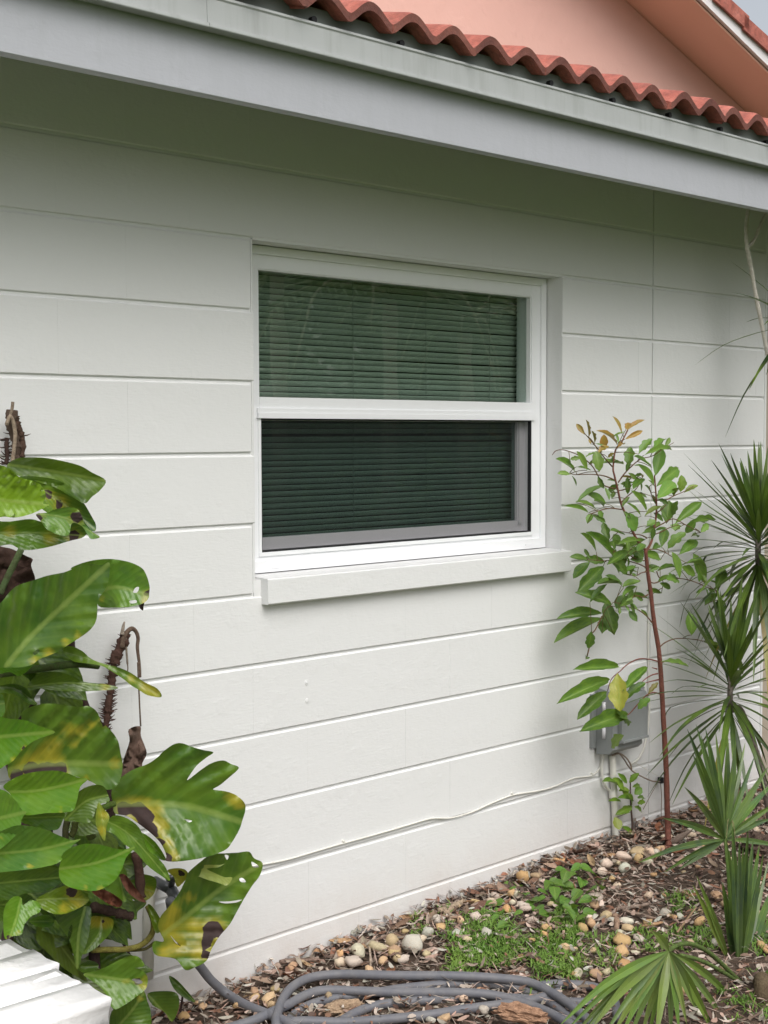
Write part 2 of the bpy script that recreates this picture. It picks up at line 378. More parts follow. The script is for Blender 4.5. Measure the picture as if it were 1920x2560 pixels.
# roof tiles: each with two barrels, 0.302 m wide
roof = empty('roof', (2.9, 0, Z(1.1)), house); SLP = .25; TW = .1512
def tile_mesh():
    b = MB(); n = 28; th = .025
    def top(u):                                           # u in 0..2 barrels
        c = math.cos(2*math.pi*(u-.5)); return .044*(max(0, .5+.5*c)**.72)
    L = [0, .012, .2, .42]
    for iy, y in enumerate(L):
        lift = -.003 if iy == 0 else 0
        for i in range(n+1):
            u = 2.06*i/n; x = u*TW
            b.v.append((x, y, y*SLP+top(u)+lift)); b.v.append((x, y, y*SLP+top(u)-th))
    r = (n+1)*2
    for iy in range(len(L)-1):
        for i in range(n):
            a = iy*r+i*2
            b.f.append((a, a+2, a+r+2, a+r)); b.f.append((a+1, a+r+1, a+r+3, a+3))
    for i in range(n): b.f.append((i*2, i*2+1, i*2+3, i*2+2))
    for e in (0, n):
        for iy in range(len(L)-1):
            a = iy*r+e*2; b.f.append((a, a+1, a+r+1, a+r) if e == 0 else (a, a+r, a+r+1, a+1))
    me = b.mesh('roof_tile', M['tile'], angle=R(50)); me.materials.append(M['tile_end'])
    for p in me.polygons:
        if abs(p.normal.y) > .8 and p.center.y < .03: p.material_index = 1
    return me
tm = tile_mesh()
CX0 = 2.517-.5*TW-2*TW*9
for row in range(7):
    for i in range(22):
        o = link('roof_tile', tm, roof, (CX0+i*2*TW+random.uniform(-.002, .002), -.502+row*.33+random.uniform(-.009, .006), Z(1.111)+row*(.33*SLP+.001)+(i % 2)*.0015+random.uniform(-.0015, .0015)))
        o.rotation_euler = (random.uniform(-.02, .012), random.uniform(-.016, .016), random.uniform(-.015, .015))
MB().prism([(-.44, Z(1.08)), (-.44, Z(1.105)), (2.6, Z(1.105+3.04*SLP)), (2.6, Z(1.08+3.04*SLP))], EX0, EX1).build('roof_deck', M['soffit'], roof)
# gable of the taller part behind
GY, GO = 2.6, .42
def gl(px, py, Y): return P(960+px/1.728, py/1.728, Y)
a0, a1 = gl(1040, 0, GY), gl(1560, 480, GY); sl = (a1.z-a0.z)/(a1.x-a0.x)
def rk(x): return a0.z+sl*(x-a0.x)
b0 = gl(1350, 0, GY-GO)
xa, xb = 1.0, 13.0
b = MB()
b.v = [(-3, GY, Z(.6)), (xb, GY, Z(.6)), (xb, GY, rk(xb)), (xa, GY, rk(xa)), (-3, GY, rk(xa)-sl*0-.0)]
b.v += [(x, GY+.2, z) for x, y, z in b.v]
b.f = [(0, 1, 2, 3, 4), (9, 8, 7, 6, 5)]+[(i, i+5, (i+1) % 5+5, (i+1) % 5) for i in range(5)]
b.build('gable_wall', M['peach'], house)
def rake(y0, y1, d0, d1, name, m, par=house):
    b = MB(); b.v = [(x, y, rk(x)+d) for x in (xa, xb) for y in (y0, y1) for d in (d0, d1)]
    b.f = [(0, 1, 3, 2), (4, 6, 7, 5), (0, 4, 5, 1), (2, 3, 7, 6), (0, 2, 6, 4), (1, 5, 7, 3)]
    return b.build(name, m, par)
rake(GY-GO, GY+.2, .004, .02, 'gable_soffit', M['peach2'])
fz = b0.z-rk(b0.x)
M['rake_white'] = paint_mat('rake_white', (.80, .78, .78), (.74, .72, .72), .5, .4, .5)
rake(GY-GO-.03, GY-GO-.002, fz, fz+.085, 'rake_fascia', M['rake_white'])
i = 0; x = 5.0
while x < 12.5:                                          # tiles along the rake, overlapping down the slope
    z = rk(x)+fz+.085
    b = MB(); ln = .42
    for (yy0, yy1, dz0, dz1) in ((GY-GO-.055, GY-GO-.0355, -.025, .075), (GY-GO-.035, GY+.3, .03, .075)):
        n = len(b.v); b.v += [(xx, y, (xx*sl)+d+(.022 if xx > .1 else 0)) for xx in (0, ln) for y in (yy0, yy1) for d in (dz0, dz1)]
        for f in ((0, 1, 3, 2), (4, 6, 7, 5), (0, 4, 5, 1), (2, 3, 7, 6), (0, 2, 6, 4), (1, 5, 7, 3)): b.f.append(tuple(n+q for q in f))
    if i == 0: rkm = b.mesh('rake_tile', M['tile'])
    o = link('rake_tile', rkm, roof, (x, 0, z)); o.rotation_euler[1] = random.uniform(-.01, .01)
    x += .36; i += 1
# room behind the window
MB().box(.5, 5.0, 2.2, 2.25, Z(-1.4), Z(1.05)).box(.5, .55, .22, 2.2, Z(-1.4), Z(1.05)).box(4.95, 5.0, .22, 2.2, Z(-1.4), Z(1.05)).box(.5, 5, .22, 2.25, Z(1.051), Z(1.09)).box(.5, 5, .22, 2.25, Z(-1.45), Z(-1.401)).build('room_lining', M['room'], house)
# ------------------------------------------------------------------ window
win = empty('window', (3.05, .08, Z(-.35)), house)
FX0, FX1, FZ0, FZ1 = 2.371, 3.7295, -.352, .604
gx0, gx1 = 2.447, 3.657
uz0, uz1, lz0, lz1 = .165, .535, -.293, .102
def bar(b, x0, x1, z0, z1, y0, y1): return b.box(x0, x1, y0, y1, Z(z0), Z(z1))
f = MB()
bar(f, FX0, gx0-.004, FZ0, FZ1, .078, .15); bar(f, gx1+.004, FX1, FZ0, FZ1, .078, .15)
bar(f, gx0-.004, gx1+.004, uz1+.004, FZ1, .0785, .15); bar(f, gx0-.004, gx1+.004, FZ0, lz0-.004, .0785, .15)
f.build('frame', M['vinyl'], win)
f = MB()                                                  # outer lip and inner glazing bead
bar(f, FX0, FX0+.018, FZ0, FZ1, .070, .0778); bar(f, FX1-.026, FX1, FZ0, FZ1, .070, .0778)
bar(f, FX0+.0185, FX1-.0265, FZ1-.024, FZ1, .0705, .0783); bar(f, FX0+.0185, FX1-.0265, FZ0, FZ0+.034, .066, .0783)
f.build('frame_lip', M['vinyl'], win)
f = MB()
bar(f, gx0-.010, gx0, lz0, lz1, .0745, .12); bar(f, gx1, gx1+.010, lz0, lz1, .0745, .12); bar(f, gx0-.010, gx1+.010, lz0-.012, lz0-.0002, .0742, .12)
bar(f, gx0-.004, gx0, uz0, uz1, .082, .12); bar(f, gx1, gx1+.004, uz0, uz1, .082, .12); bar(f, gx0-.004, gx1+.004, uz1+.0002, uz1+.004, .0815, .12)
f.build('glazing_bead', M['vinyl'], win)
f = MB(); bar(f, gx0-.004, gx1+.004, .132, uz0, .076, .14); bar(f, gx0-.014, gx1+.014, .118, .1318, .071, .14); bar(f, gx0-.014, gx1+.014, lz1+.0005, .1178, .068, .14)
f.build('meeting_rail', M['vinyl'], win)
g = MB(); bar(g, gx0, gx1, uz0, uz1, .100, .104); up_ = g.build('upper_pane', M['glass'], win)
g = MB(); bar(g, gx0, gx0+.003, lz0, lz1, .076, .09); bar(g, gx1-.003, gx1, lz0, lz1, .076, .09); bar(g, gx0+.003, gx1-.003, lz0, lz0+.004, .0765, .09); bar(g, gx0+.003, gx1-.003, lz1-.004, lz1, .0765, .09)
g.build('screen_gasket', M['black'], win)
g = MB().quad((gx0+.003, .083, Z(lz0+.004)), (gx1-.003, .083, Z(lz0+.004)), (gx1-.003, .083, Z(lz1-.004)), (gx0+.003, .083, Z(lz1-.004))); g.build('insect_screen', M['screen'], win)
g = MB(); bar(g, gx0-.03, gx0+.012, lz0, lz1+.01, .108, .135); bar(g, gx1-.038, gx1+.03, lz0, lz1+.01, .108, .135); bar(g, gx0+.0125, gx1-.0385, lz0+.004, lz0+.040, .106, .135); bar(g, gx0+.0125, gx1-.0385, lz1-.006, lz1+.02, .109, .135)
bar(g, gx1-.034, gx1-.018, lz0+.03, lz1, .102, .1075)
g.build('lower_sash', M['sash'], win)
g = MB(); bar(g, gx0+.012, gx1-.038, lz0+.04, lz1-.006, .120, .124); g.build('lower_pane', M['glass_low'], win)
for q in ((.03, 0), (1.17, 0)):                           # weep caps in the bottom rail
    g = MB(); bar(g, FX0+.075+q[0], FX0+.105+q[0], FZ0+.010, FZ0+.018, .0635, .0659); g.build('weep_cap', M['vinyl'], win)
# ------------------------------------------------------------------ blind behind the panes
bl = tag(empty('venetian_blind', (3.05, .165, Z(-.33))), 'closed horizontal slat blind hanging behind the dark window panes', 'blind')
BX0, BX1, BY = 2.42, P(1291, 800, .17).x, .172
sm = MB()
for i in range(6):
    q = i/5-.5; wd = .0178; tl = R(62)
    y = -q*wd*math.cos(tl)+.0; z = q*wd*math.sin(tl); cv = (1-4*q*q)*.0016
    yy, zz = y-cv*math.sin(tl), z-cv*math.cos(tl)*-1
    for X in (0, BX1-BX0): sm.v.append((X, y*1-cv, z+cv*.3))
sm.f = [(2*i, 2*i+1, 2*i+3, 2*i+2) for i in range(5)]
sme = sm.mesh('slat', M['slat'], smooth=True)
zz, i = .545, 0
while zz > -.315:
    o = link('slat', sme, bl, (BX0, BY+random.uniform(-.0006, .0006), Z(zz)))
    o.rotation_euler = (R(random.uniform(-3, 3)), R(random.uniform(-.08, .08)), 0)
    zz -= .0185+(.006 if i == 26 else 0); i += 1
MB().box(BX0, BX1, BY-.018, BY+.018, Z(.553), Z(.585)).build('head_rail', M['slat'], bl)
for fx in (.03, .37, .63, .88):
    X = BX0+(BX1-BX0)*fx; MB().box(X, X+.0022, BY-.0108, BY-.0098, Z(-.32), Z(.555)).build('ladder_cord', M['cord'], bl)
# ================================================================== fittings on the wall
def cable(name, label, pts, rad, m, Y=None, cat='cable', n=8, sub=6):
    q = [P(x, y, (Y if len(e) == 0 else e[0])) for x, y, *e in pts]
    p = cr(q, sub); return tag(MB().tube(p, rad, n).top(name, m, p[-1], smooth=True), label, cat)
zs = lambda pts, ox, oy, s: [(ox+a/s, oy+b_/s, *e) for a, b_, *e in pts]
cb = cable('wall_cable', 'thin white cable clipped along the lower block courses to the grey box', zs([(-120, 1030), (20, 985), (95, 970), (200, 950), (330, 912), (440, 880), (540, 853), (650, 822), (740, 795), (830, 771), (910, 769), (1000, 744), (1080, 708), (1175, 671), (1270, 655), (1350, 636), (1440, 598), (1510, 588), (1545, 566), (1558, 530), (1560, 440)], 600, 1600, 1.728), .0032, M['pvc'], -.0042)
for a, c in ((445, 868), (1173, 662), (1518, 576)):
    p = P(600+a/1.728, 1600+c/1.728, -.002)
    MB().tube([(p.x, 0, p.z), (p.x, -.007, p.z)], .0042, 8).tube([(p.x, -.0072, p.z), (p.x, -.0095, p.z)], .0024, 8).build('cable_clip', M['pvc'], cb)
for a, c in ((287, 184), (290, 262)):
    p = P(600+a/1.728, 1600+c/1.728)
    o = MB().tube([(p.x, .002, p.z), (p.x, -.0022, p.z)], .0068, 14).tube([(p.x, -.0022, p.z), (p.x, -.0034, p.z)], .003, 8).top('screw_plug', M['wall'], (p.x, 0, p.z))
    tag(o, 'upper of two painted screw plugs on the wall below the window' if c < 200 else 'lower of two painted screw plugs on the wall below the window', 'screw plug', 'painted screw plugs')
# telephone box
bx = tag(empty('utility_box', (4.03, 0, Z(-1.09))), 'grey plastic utility box on the wall behind the sapling leaves', 'utility box')
b = MB(); b.prism([(-.012, Z(-1.125)), (-.07, Z(-1.115)), (-.086, Z(-1.10)), (-.086, Z(-.905)), (-.07, Z(-.885)), (-.012, Z(-.875))], 3.925, 4.105); b.build('housing', M['box'], bx)
b = MB(); b.prism([(-.087, Z(-1.08)), (-.102, Z(-1.076)), (-.106, Z(-1.07)), (-.106, Z(-.925)), (-.098, Z(-.903)), (-.087, Z(-.897))], 3.955, 4.112); b.build('cover', M['box'], bx)
MB().box(3.957, 4.110, -.1125, -.1065, Z(-1.074), Z(-1.066)).build('cover_lip', M['box'], bx)
for z in (-.945, -1.04): MB().tube([(3.921, -.05, Z(z-.02)), (3.921, -.05, Z(z+.02))], .0065, 10).build('hinge', M['sash'], bx, smooth=True)
MB().box(3.90, 4.13, -.011, .001, Z(-1.10), Z(-.90)).build('back_plate', M['box'], bx)
MB().box(3.93, 4.108, -.094, -.0875, Z(-.893), Z(-.886)).build('lid_ridge', M['box'], bx)
p0, p1 = P(1531, 1888, -.016), P(1540, 2096, -.016)
tag(MB().tube([(p0.x, -.016, p0.z), ((p0.x+p1.x)/2, -.016, (p0.z+p1.z)/2), (p1.x, -.016, p1.z-.05)], .0125, 14).tube([(p0.x, -.016, p0.z-.13), (p0.x+.003, -.016, p0.z-.16)], .0145, 14).top('conduit_pipe', M['pvc'], (p1.x, -.016, p1.z-.03), smooth=False, angle=R(40)), 'cream vertical conduit pipe from the grey box down to the ground', 'pipe')
ZT = lambda pts: zs(pts, 1360, 1620, 2.9625)
ZS = lambda pts: zs(pts, 1360, 980, 2.9625)
cable('cable_loop', 'cream cable looping from the grey box to the conduit pipe', ZT([(443, 740), (436, 800), (428, 880), (432, 950), (448, 1010), (475, 1045), (510, 1058), (540, 1050)]), .0052, M['pvc'], -.012)
cable('riser_cable', 'white cable running down the wall joint beside the sapling trunk', ZS([(790, 1010), (782, 1400), (772, 1800)])+ZT([(773, 60), (776, 300), (782, 420), (776, 520), (762, 640), (736, 750), (695, 825), (640, 860)]), .0042, M['pvc'], -.006)
cable('brown_wire', 'brown twisted wires drooping from the box to the small black clamp', ZT([(505, 795), (550, 778), (590, 820), (625, 875), (660, 915), (730, 955), (800, 985), (858, 990)]), .0028, M['wire'], -.03)
cable('brown_wire', 'second brown wire curving out below the box beside the conduit', ZT([(505, 795), (560, 782), (610, 815), (640, 860), (650, 900)]), .003, M['wire'], -.045)
cable('ground_wire', 'thin pale wire slanting from the cable end to the black clamp', ZT([(670, 845), (760, 900), (860, 955)]), .0014, M['pvc'], -.02)
cable('ground_wire', 'thin dark wire hanging from the black clamp to the soil', ZT([(862, 985), (870, 1100), (868, 1220), (872, 1330)]), .0016, M['wire'], -.02)
cable('ground_wire', 'thin dark wire slanting left from the black clamp', ZT([(840, 1000), (790, 1090), (735, 1195)]), .0013, M['wire'], -.02)
p = P(1360+862/2.9625, 1620+978/2.9625, -.02)
tag(MB().box(p.x-.008, p.x+.008, -.03, -.012, p.z-.011, p.z+.011).tube([(p.x, -.032, p.z), (p.x, -.01, p.z)], .005, 8).top('wire_clamp', M['black'], (p.x, -.02, p.z-.01)), 'small black clamp joining wires near the sapling trunk', 'clamp')
# ================================================================== traced leaves
def inside(p, poly):
    c = False; j = len(poly)-1
    for i in range(len(poly)):
        a, b_ = poly[i], poly[j]
        if (a[1] > p[1]) != (b_[1] > p[1]) and p[0] < (b_[0]-a[0])*(p[1]-a[1])/(b_[1]-a[1])+a[0]: c = not c
        j = i
    return c
def near(p, line):
    best = (1e9, 0, 0); L = 0; tot = sum((line[i+1]-line[i]).length for i in range(len(line)-1))
    for i in range(len(line)-1):
        a, d = line[i], line[i+1]-line[i]; l = d.length
        t = max(0, min(1, (p-a).dot(d)/(l*l+1e-9))); q = a+d*t; r = (p-q).length
        if r < best[0]: best = (r, (L+t*l)/tot, math.copysign(1, d.x*(p-a).y-d.y*(p-a).x))
        L += l
    return best
def traced_leaf(parent, outline, mid, Yb, Yt, col, fold=.03, cross=0., wave=.004, bend=0., holes=(), pigs=(), name='leaf', m=None, step=13, sub=4, base_y=0., seed=0):
    poly = [Vector((q.x, q.y)) for q in cr([Vector((a, c, 0)) for a, c in outline], sub, True)]
    midl = [Vector((q.x, q.y)) for q in cr([Vector((a, c, 0)) for a, c in mid], 5)]
    hs_ = [[Vector((q.x, q.y)) for q in cr([Vector((a, c, 0)) for a, c in h], 3, True)] for h in holes]
    pts, ed = [], []
    for loop in [poly]+hs_:
        n = len(pts); pts += loop; ed += [(n+i, n+(i+1) % len(loop)) for i in range(len(loop))]
    xs = [q.x for q in poly]; ys = [q.y for q in poly]; rnd = random.Random(seed*7+len(outline))
    y = min(ys)
    while y < max(ys):
        x = min(xs)
        while x < max(xs):
            q = Vector((x+rnd.uniform(-.25, .25)*step, y+rnd.uniform(-.25, .25)*step))
            if inside(q, poly) and not any(inside(q, h) for h in hs_) and min((q-e).length for e in poly) > step*.45: pts.append(q)
            x += step
        y += step
    for q in midl:
        if inside(q, poly) and min((q-e).length for e in poly) > step*.4: pts.append(q.copy())
    V, _, Fc, *_r = delaunay_2d_cdt(pts, ed, [], 0, 1e-4)
    fs = []
    for f in Fc:
        c = sum((V[i] for i in f), Vector((0, 0)))/len(f)
        if inside(c, poly) and not any(inside(c, h) for h in hs_): fs.append(tuple(f))
    info = [near(q, midl) for q in V]; wmax = max(i[0] for i in info) or 1
    vs = []
    for q, (d, t, s) in zip(V, info):
        a = d/wmax
        Y = Yb+(Yt-Yb)*t+bend*math.sin(math.pi*t)-fold*a**1.2+cross*a*s+wave*math.sin(6*6.28*(t-.8*a*.6))*min(1, a*2)+wave*1.5*noise.noise(Vector((q.x*.012, q.y*.012, seed)))
        vs.append(P(q.x, q.y, min(Y, -.012)))
    O = wloc(parent)
    me = bpy.data.meshes.new(name); me.from_pydata([tuple(v-O) for v in vs], [], fs)
    uv = me.uv_layers.new(name='UVMap'); pg = me.color_attributes.new('pig', 'FLOAT_COLOR', 'POINT')
    for lp in me.loops:
        d, t, s = info[lp.vertex_index]; uv.data[lp.index].uv = (t, .5+s*d/wmax*.5)
    for i, q in enumerate(V):
        yv = bv = 0.
        for kind, x, y, r in pigs:
            g = max(0, 1-((q.x-x)**2+(q.y-y)**2)**.5/(r*1.6)); 
            d_ = ((q.x-x)**2+(q.y-y)**2)**.5
            if kind == 'y': yv = 1-(1-yv)*(1-.85*math.exp(-(d_/(r*1.25))**2))
            else:
                bv = 1-(1-bv)*(1-min(.95, 1.1*math.exp(-(d_/(r*1.05))**4))); yv = 1-(1-yv)*(1-.7*math.exp(-(d_/(r*1.7))**2))
        pg.data[i].color = (yv, bv, 0, 1)
    for f in me.polygons: f.use_smooth = True
    me.materials.append(m or M['leaf'])
    o = bpy.data.objects.new(name, me); COL.objects.link(o); o.parent = parent; o.color = (*col, 1); return o
DK, MG, BG, LM, OL = (.010, .04, .006), (.032, .105, .008), (.052, .17, .009), (.18, .32, .014), (.07, .105, .009)
poth = tag(empty('climbing_vine', (1.75, -.12, gz(1.75, -.12))), 'large leafed vine with yellowing and browning leaves climbing the wall at left', 'vine')
A_ = lambda pts: [(a/2.44, 980+c/2.44) for a, c in pts]
B_ = lambda pts: [(a/2.44, 1660+c/2.44) for a, c in pts]
def pg_(z, l): return [(k, *(z([(a, c)])[0]), r/2.44) for k, a, c, r in l]
LV = [
 # zone, outline, midrib, Y base, Y tip, colour, kwargs
 ('A', [(40,460),(90,410),(180,398),(300,405),(400,425),(490,450),(560,490),(645,540),(610,600),(560,640),(515,680),(440,640),(330,580),(200,540),(110,510)], [(30,440),(300,480),(645,540)], -.16,-.34, DK, dict(fold=.05, cross=.02)),
 ('A', [(110,520),(260,520),(380,550),(480,640),(520,690),(560,760),(585,810),(575,850),(500,830),(420,800),(330,760),(240,700),(160,600)], [(90,520),(330,640),(580,840)], -.20,-.30, (.035,.10,.02), dict(pigs=[('y',390,665,30),('b',300,620,30),('b',360,690,28),('b',455,760,34)])),
 ('A', [(-60,440),(0,445),(60,470),(120,520),(190,540),(240,560),(270,600),(280,640),(262,680),(300,688),(200,740),(100,765),(30,760),(-60,740)], [(-60,650),(100,670),(300,686)], -.36,-.44, LM, dict(fold=.02, wave=.012)),
 ('A', [(-60,800),(60,790),(180,775),(250,790),(330,800),(420,790),(480,770),(520,800),(560,850),(610,885),(555,898),(530,870),(500,890),(420,910),(300,945),(150,965),(60,930),(-60,940)], [(-60,860),(250,860),(610,884)], -.24,-.33, MG, dict(pigs=[('y',310,885,45),('y',60,850,40),('b',455,870,34),('b',440,905,20)])),
 ('A', [(220,745),(290,735),(330,718),(410,703),(470,712),(500,760),(515,800),(560,850),(600,880),(550,890),(500,820),(440,800),(420,870),(360,872),(290,840),(250,790)], [(215,742),(400,770),(600,880)], -.32,-.36, (.06,.17,.035), dict(fold=.015, pigs=[('b',225,765,34),('b',470,765,40)])),
 ('A', [(-60,960),(40,950),(100,970),(160,1000),(200,1020),(190,1060),(215,1150),(150,1175),(90,1190),(60,1240),(0,1260),(-60,1240)], [(60,950),(80,1100),(60,1240)], -.10,-.14, (.06,.035,.028), dict(m='dry', wave=.02, fold=.04)),
 ('A', [(90,1190),(200,1150),(290,1120),(390,1100),(470,1070),(550,1050),(620,1055),(668,1042),(665,1130),(650,1190),(600,1270),(590,1380),(560,1440),(500,1490),(420,1540),(340,1590),(240,1630),(190,1665),(80,1680),(-60,1640),(-60,1320),(0,1290)], [(40,1670),(180,1500),(400,1290),(668,1044)], -.40,-.26, (.022,.075,.014), dict(fold=.05, cross=.02, wave=.009, holes=[[(200,1590),(230,1570),(240,1580),(215,1605)]], pigs=[('y',480,1480,26),('y',400,1530,26),('y',300,1590,30),('y',210,1640,34),('y',550,1430,14)])),
 ('A', [(430,1080),(530,1035),(660,1018),(780,1035),(860,1070),(890,1110),(912,1180),(910,1230),(905,1262),(870,1290),(800,1310),(700,1315),(600,1305),(600,1200),(560,1100)], [(560,1250),(700,1190),(905,1240)], -.16,-.27, (.06,.16,.02), dict(holes=[[(812,1222),(825,1195),(848,1190),(838,1222)],[(790,1275),(830,1270),(832,1285),(800,1290)]], pigs=[('y',880,1280,22),('y',620,1260,20),('b',898,1225,24)])),
 ('A', [(868,1285),(882,1282),(876,1305),(872,1333),(852,1318),(848,1298)], [(870,1284),(864,1330)], -.24,-.25, (.03,.02,.015), dict(m='dry', step=6)),
 ('B', [(380,-90),(430,-110),(500,-80),(560,-30),(640,0),(720,20),(800,55),(880,110),(960,150),(984,202),(900,190),(850,160),(800,130),(750,90),(690,50),(620,12),(520,-5),(440,-20)], [(370,-80),(600,-10),(800,85),(984,202)], -.22,-.36, (.05,.11,.015), dict(fold=.02, pigs=[('y',950,170,40),('y',880,140,40),('y',800,90,28)])),
 ('B', [(170,130),(230,60),(330,45),(400,60),(480,100),(560,115),(640,122),(715,140),(700,155),(560,165),(380,165),(250,150),(180,160)], [(165,140),(400,115),(715,141)], -.20,-.30, (.014,.04,.012), dict(fold=.02, pigs=[('y',640,142,32)])),
 ('B', [(-60,120),(0,130),(90,120),(160,150),(200,210),(228,247),(170,240),(100,190),(0,175),(-60,180)], [(-60,145),(90,150),(228,247)], -.2,-.24, (.014,.05,.014), {}),
 ('B', [(-60,-60),(60,-70),(200,-10),(180,30),(140,65),(110,75),(60,50),(0,60),(-60,60)], [(-60,0),(190,0)], -.3,-.33, BG, {}),
 ('B', [(-60,160),(0,175),(25,215),(30,290),(0,330),(-60,330)], [(-60,250),(30,240)], -.3,-.33, MG, {}),
 ('B', [(130,310),(170,270),(260,243),(360,245),(480,262),(540,255),(590,290),(620,350),(680,410),(720,470),(735,540),(748,615),(735,700),(700,755),(640,765),(560,720),(480,690),(400,680),(280,680),(150,680),(60,700),(50,600),(100,520),(140,420)], [(60,650),(250,610),(480,605),(748,612)], -.24,-.30, (.04,.10,.014), dict(fold=.06, wave=.008, pigs=[('y',420,400,40),('y',340,490,45),('y',280,540,45),('y',500,420,34),('y',560,370,26),('y',330,590,40),('y',200,600,40),('y',450,490,22),('y',700,600,34),('y',520,700,22),('b',190,640,50),('b',280,640,46),('b',365,640,44),('b',640,350,26),('b',100,680,40)])),
 ('B', [(-60,340),(60,335),(160,345),(230,375),(336,415),(250,450),(190,480),(130,530),(80,590),(30,620),(-60,650)], [(-60,450),(150,430),(336,415)], -.42,-.36, BG, dict(fold=.03, pigs=[('y',150,520,18),('y',90,590,24),('b',150,515,12)])),
 ('B', [(20,745),(100,690),(200,660),(330,650),(410,665),(470,690),(535,702),(490,750),(470,830),(450,890),(400,905),(280,910),(150,920),(100,850),(60,790)], [(20,780),(250,770),(535,702)], -.40,-.35, BG, dict(fold=.04, pigs=[('y',370,890,20)])),
 ('B', [(-80,765),(0,765),(50,785),(100,840),(135,890),(162,903),(135,940),(125,990),(90,1050),(0,1130),(-80,1160)], [(-80,960),(162,903)], -.46,-.42, (.06,.19,.025), dict(pigs=[('y',10,1050,14)])),
 ('B', [(-60,1030),(0,1020),(100,985),(200,990),(280,1010),(370,1050),(440,1075),(492,1068),(440,1110),(390,1180),(340,1220),(200,1250),(0,1270),(-60,1270)], [(-60,1160),(250,1130),(492,1068)], -.44,-.40, (.04,.14,.02), dict(fold=.04, pigs=[('y',180,1235,16)])),
 ('B', [(120,920),(250,905),(390,905),(380,960),(350,1010),(280,1010),(200,985),(140,970)], [(120,940),(390,930)], -.36,-.32, MG, {}),
 ('B', [(400,1140),(500,1100),(600,1100),(700,1125),(760,1130),(824,1117),(770,1180),(740,1260),(690,1330),(600,1380),(500,1380),(400,1350),(360,1290),(370,1200)], [(360,1250),(600,1210),(824,1117)], -.42,-.37, BG, dict(fold=.035, pigs=[('y',610,1370,22),('y',520,1370,18)])),
 ('B', [(220,1440),(300,1390),(400,1350),(470,1350),(510,1400),(545,1440),(480,1490),(370,1528),(270,1500)], [(215,1440),(380,1430),(545,1440)], -.38,-.40, OL, dict(pigs=[('b',440,1392,34),('y',480,1460,40),('y',390,1490,30),('b',390,1492,12)])),
 ('B', [(480,780),(560,740),(630,745),(660,800),(665,840),(600,860),(570,930),(540,970),(450,960),(390,950),(440,870)], [(400,950),(520,840),(660,800)], -.28,-.31, (.05,.10,.012), {}),
 ('B', [(600,845),(630,880),(668,930),(650,990),(640,1077),(610,1040),(585,980),(585,920)], [(602,846),(625,950),(640,1077)], -.36,-.37, (.2,.24,.03), dict(fold=.012, step=9, pigs=[('y',630,920,30),('y',620,1020,30)])),
 ('B', [(690,850),(680,780),(720,710),(800,650),(900,610),(960,570),(1000,530),(1060,490),(1110,483),(1170,505),(1240,525),(1302,539),(1260,570),(1200,620),(1150,690),(1148,706),(1220,650),(1290,605),(1360,588),(1410,610),(1457,634),(1400,690),(1340,740),(1300,765),(1370,775),(1440,800),(1490,845),(1497,890),(1480,950),(1460,1010),(1420,1080),(1380,1130),(1300,1165),(1200,1190),(1080,1205),(1010,1200),(1015,1170),(985,1100),(940,1050),(880,1000),(780,930),(700,910)], [(690,855),(900,850),(1150,868),(1400,940),(1478,965)], -.22,-.36, (.035,.105,.014), dict(fold=.05, wave=.007, bend=-.02, holes=[[(1125,945),(1150,950),(1172,958),(1150,965)]], pigs=[('y',1420,810,50),('y',1470,860,34),('y',960,880,40),('y',1000,980,34),('y',900,850,24),('y',1060,1170,30),('y',1040,1090,24),('y',820,845,24),('b',750,885,46),('b',840,890,50),('b',890,930,50),('b',880,980,46),('b',930,1020,38),('b',975,1090,30),('b',1025,1180,34)])),
 ('B', [(1150,1270),(1230,1200),(1290,1160),(1370,1155),(1450,1150),(1520,1145),(1550,1185),(1602,1215),(1585,1290),(1540,1350),(1490,1430),(1440,1520),(1400,1590),(1340,1660),(1290,1740),(1260,1810),(1190,1850),(1130,1867),(1070,1800),(960,1780),(930,1740),(940,1690),(1000,1690),(965,1610),(980,1540),(1030,1480),(1090,1400),(1130,1320)], [(985,1660),(1150,1530),(1350,1370),(1602,1214)], -.26,-.30, (.028,.08,.012), dict(fold=.05, wave=.008, holes=[[(1335,1450),(1400,1448),(1475,1437),(1440,1455),(1370,1460)],[(1460,1310),(1480,1305),(1500,1328),(1470,1330)],[(1535,1205),(1580,1235),(1545,1240)],[(1040,1655),(1070,1690),(1105,1722),(1070,1700)],[(1370,1165),(1395,1170),(1385,1195)]], pigs=[('y',1030,1600,70),('y',1090,1720,60),('y',1050,1500,45),('y',1180,1600,45),('y',1000,1760,40),('y',1150,1420,34),('y',1200,1760,40),('b',1290,1620,52),('b',1330,1630,40),('b',1265,1690,40),('b',1255,1770,30)])),
 ('B', [(1160,1270),(1200,1235),(1250,1225),(1340,1225),(1370,1218),(1330,1240),(1260,1248),(1310,1275),(1370,1300),(1418,1303),(1385,1350),(1330,1335),(1250,1310)], [(1165,1262),(1418,1310)], -.30,-.33, (.30,.34,.09), dict(fold=.01, wave=.002, step=9, pigs=[('b',1170,1262,16),('b',1230,1225,14)])),
 ('B', [(650,1010),(680,930),(760,935),(850,1000),(900,1130),(960,1180),(1010,1240),(1038,1322),(980,1290),(900,1230),(830,1150),(760,1100),(700,1040)], [(655,960),(800,1050),(1038,1322)], -.30,-.34, (.05,.12,.015), dict(fold=.02)),
 ('B', [(860,1030),(930,1070),(980,1130),(1012,1197),(950,1180),(900,1130)], [(860,1035),(1012,1197)], -.25,-.27, BG, {}),
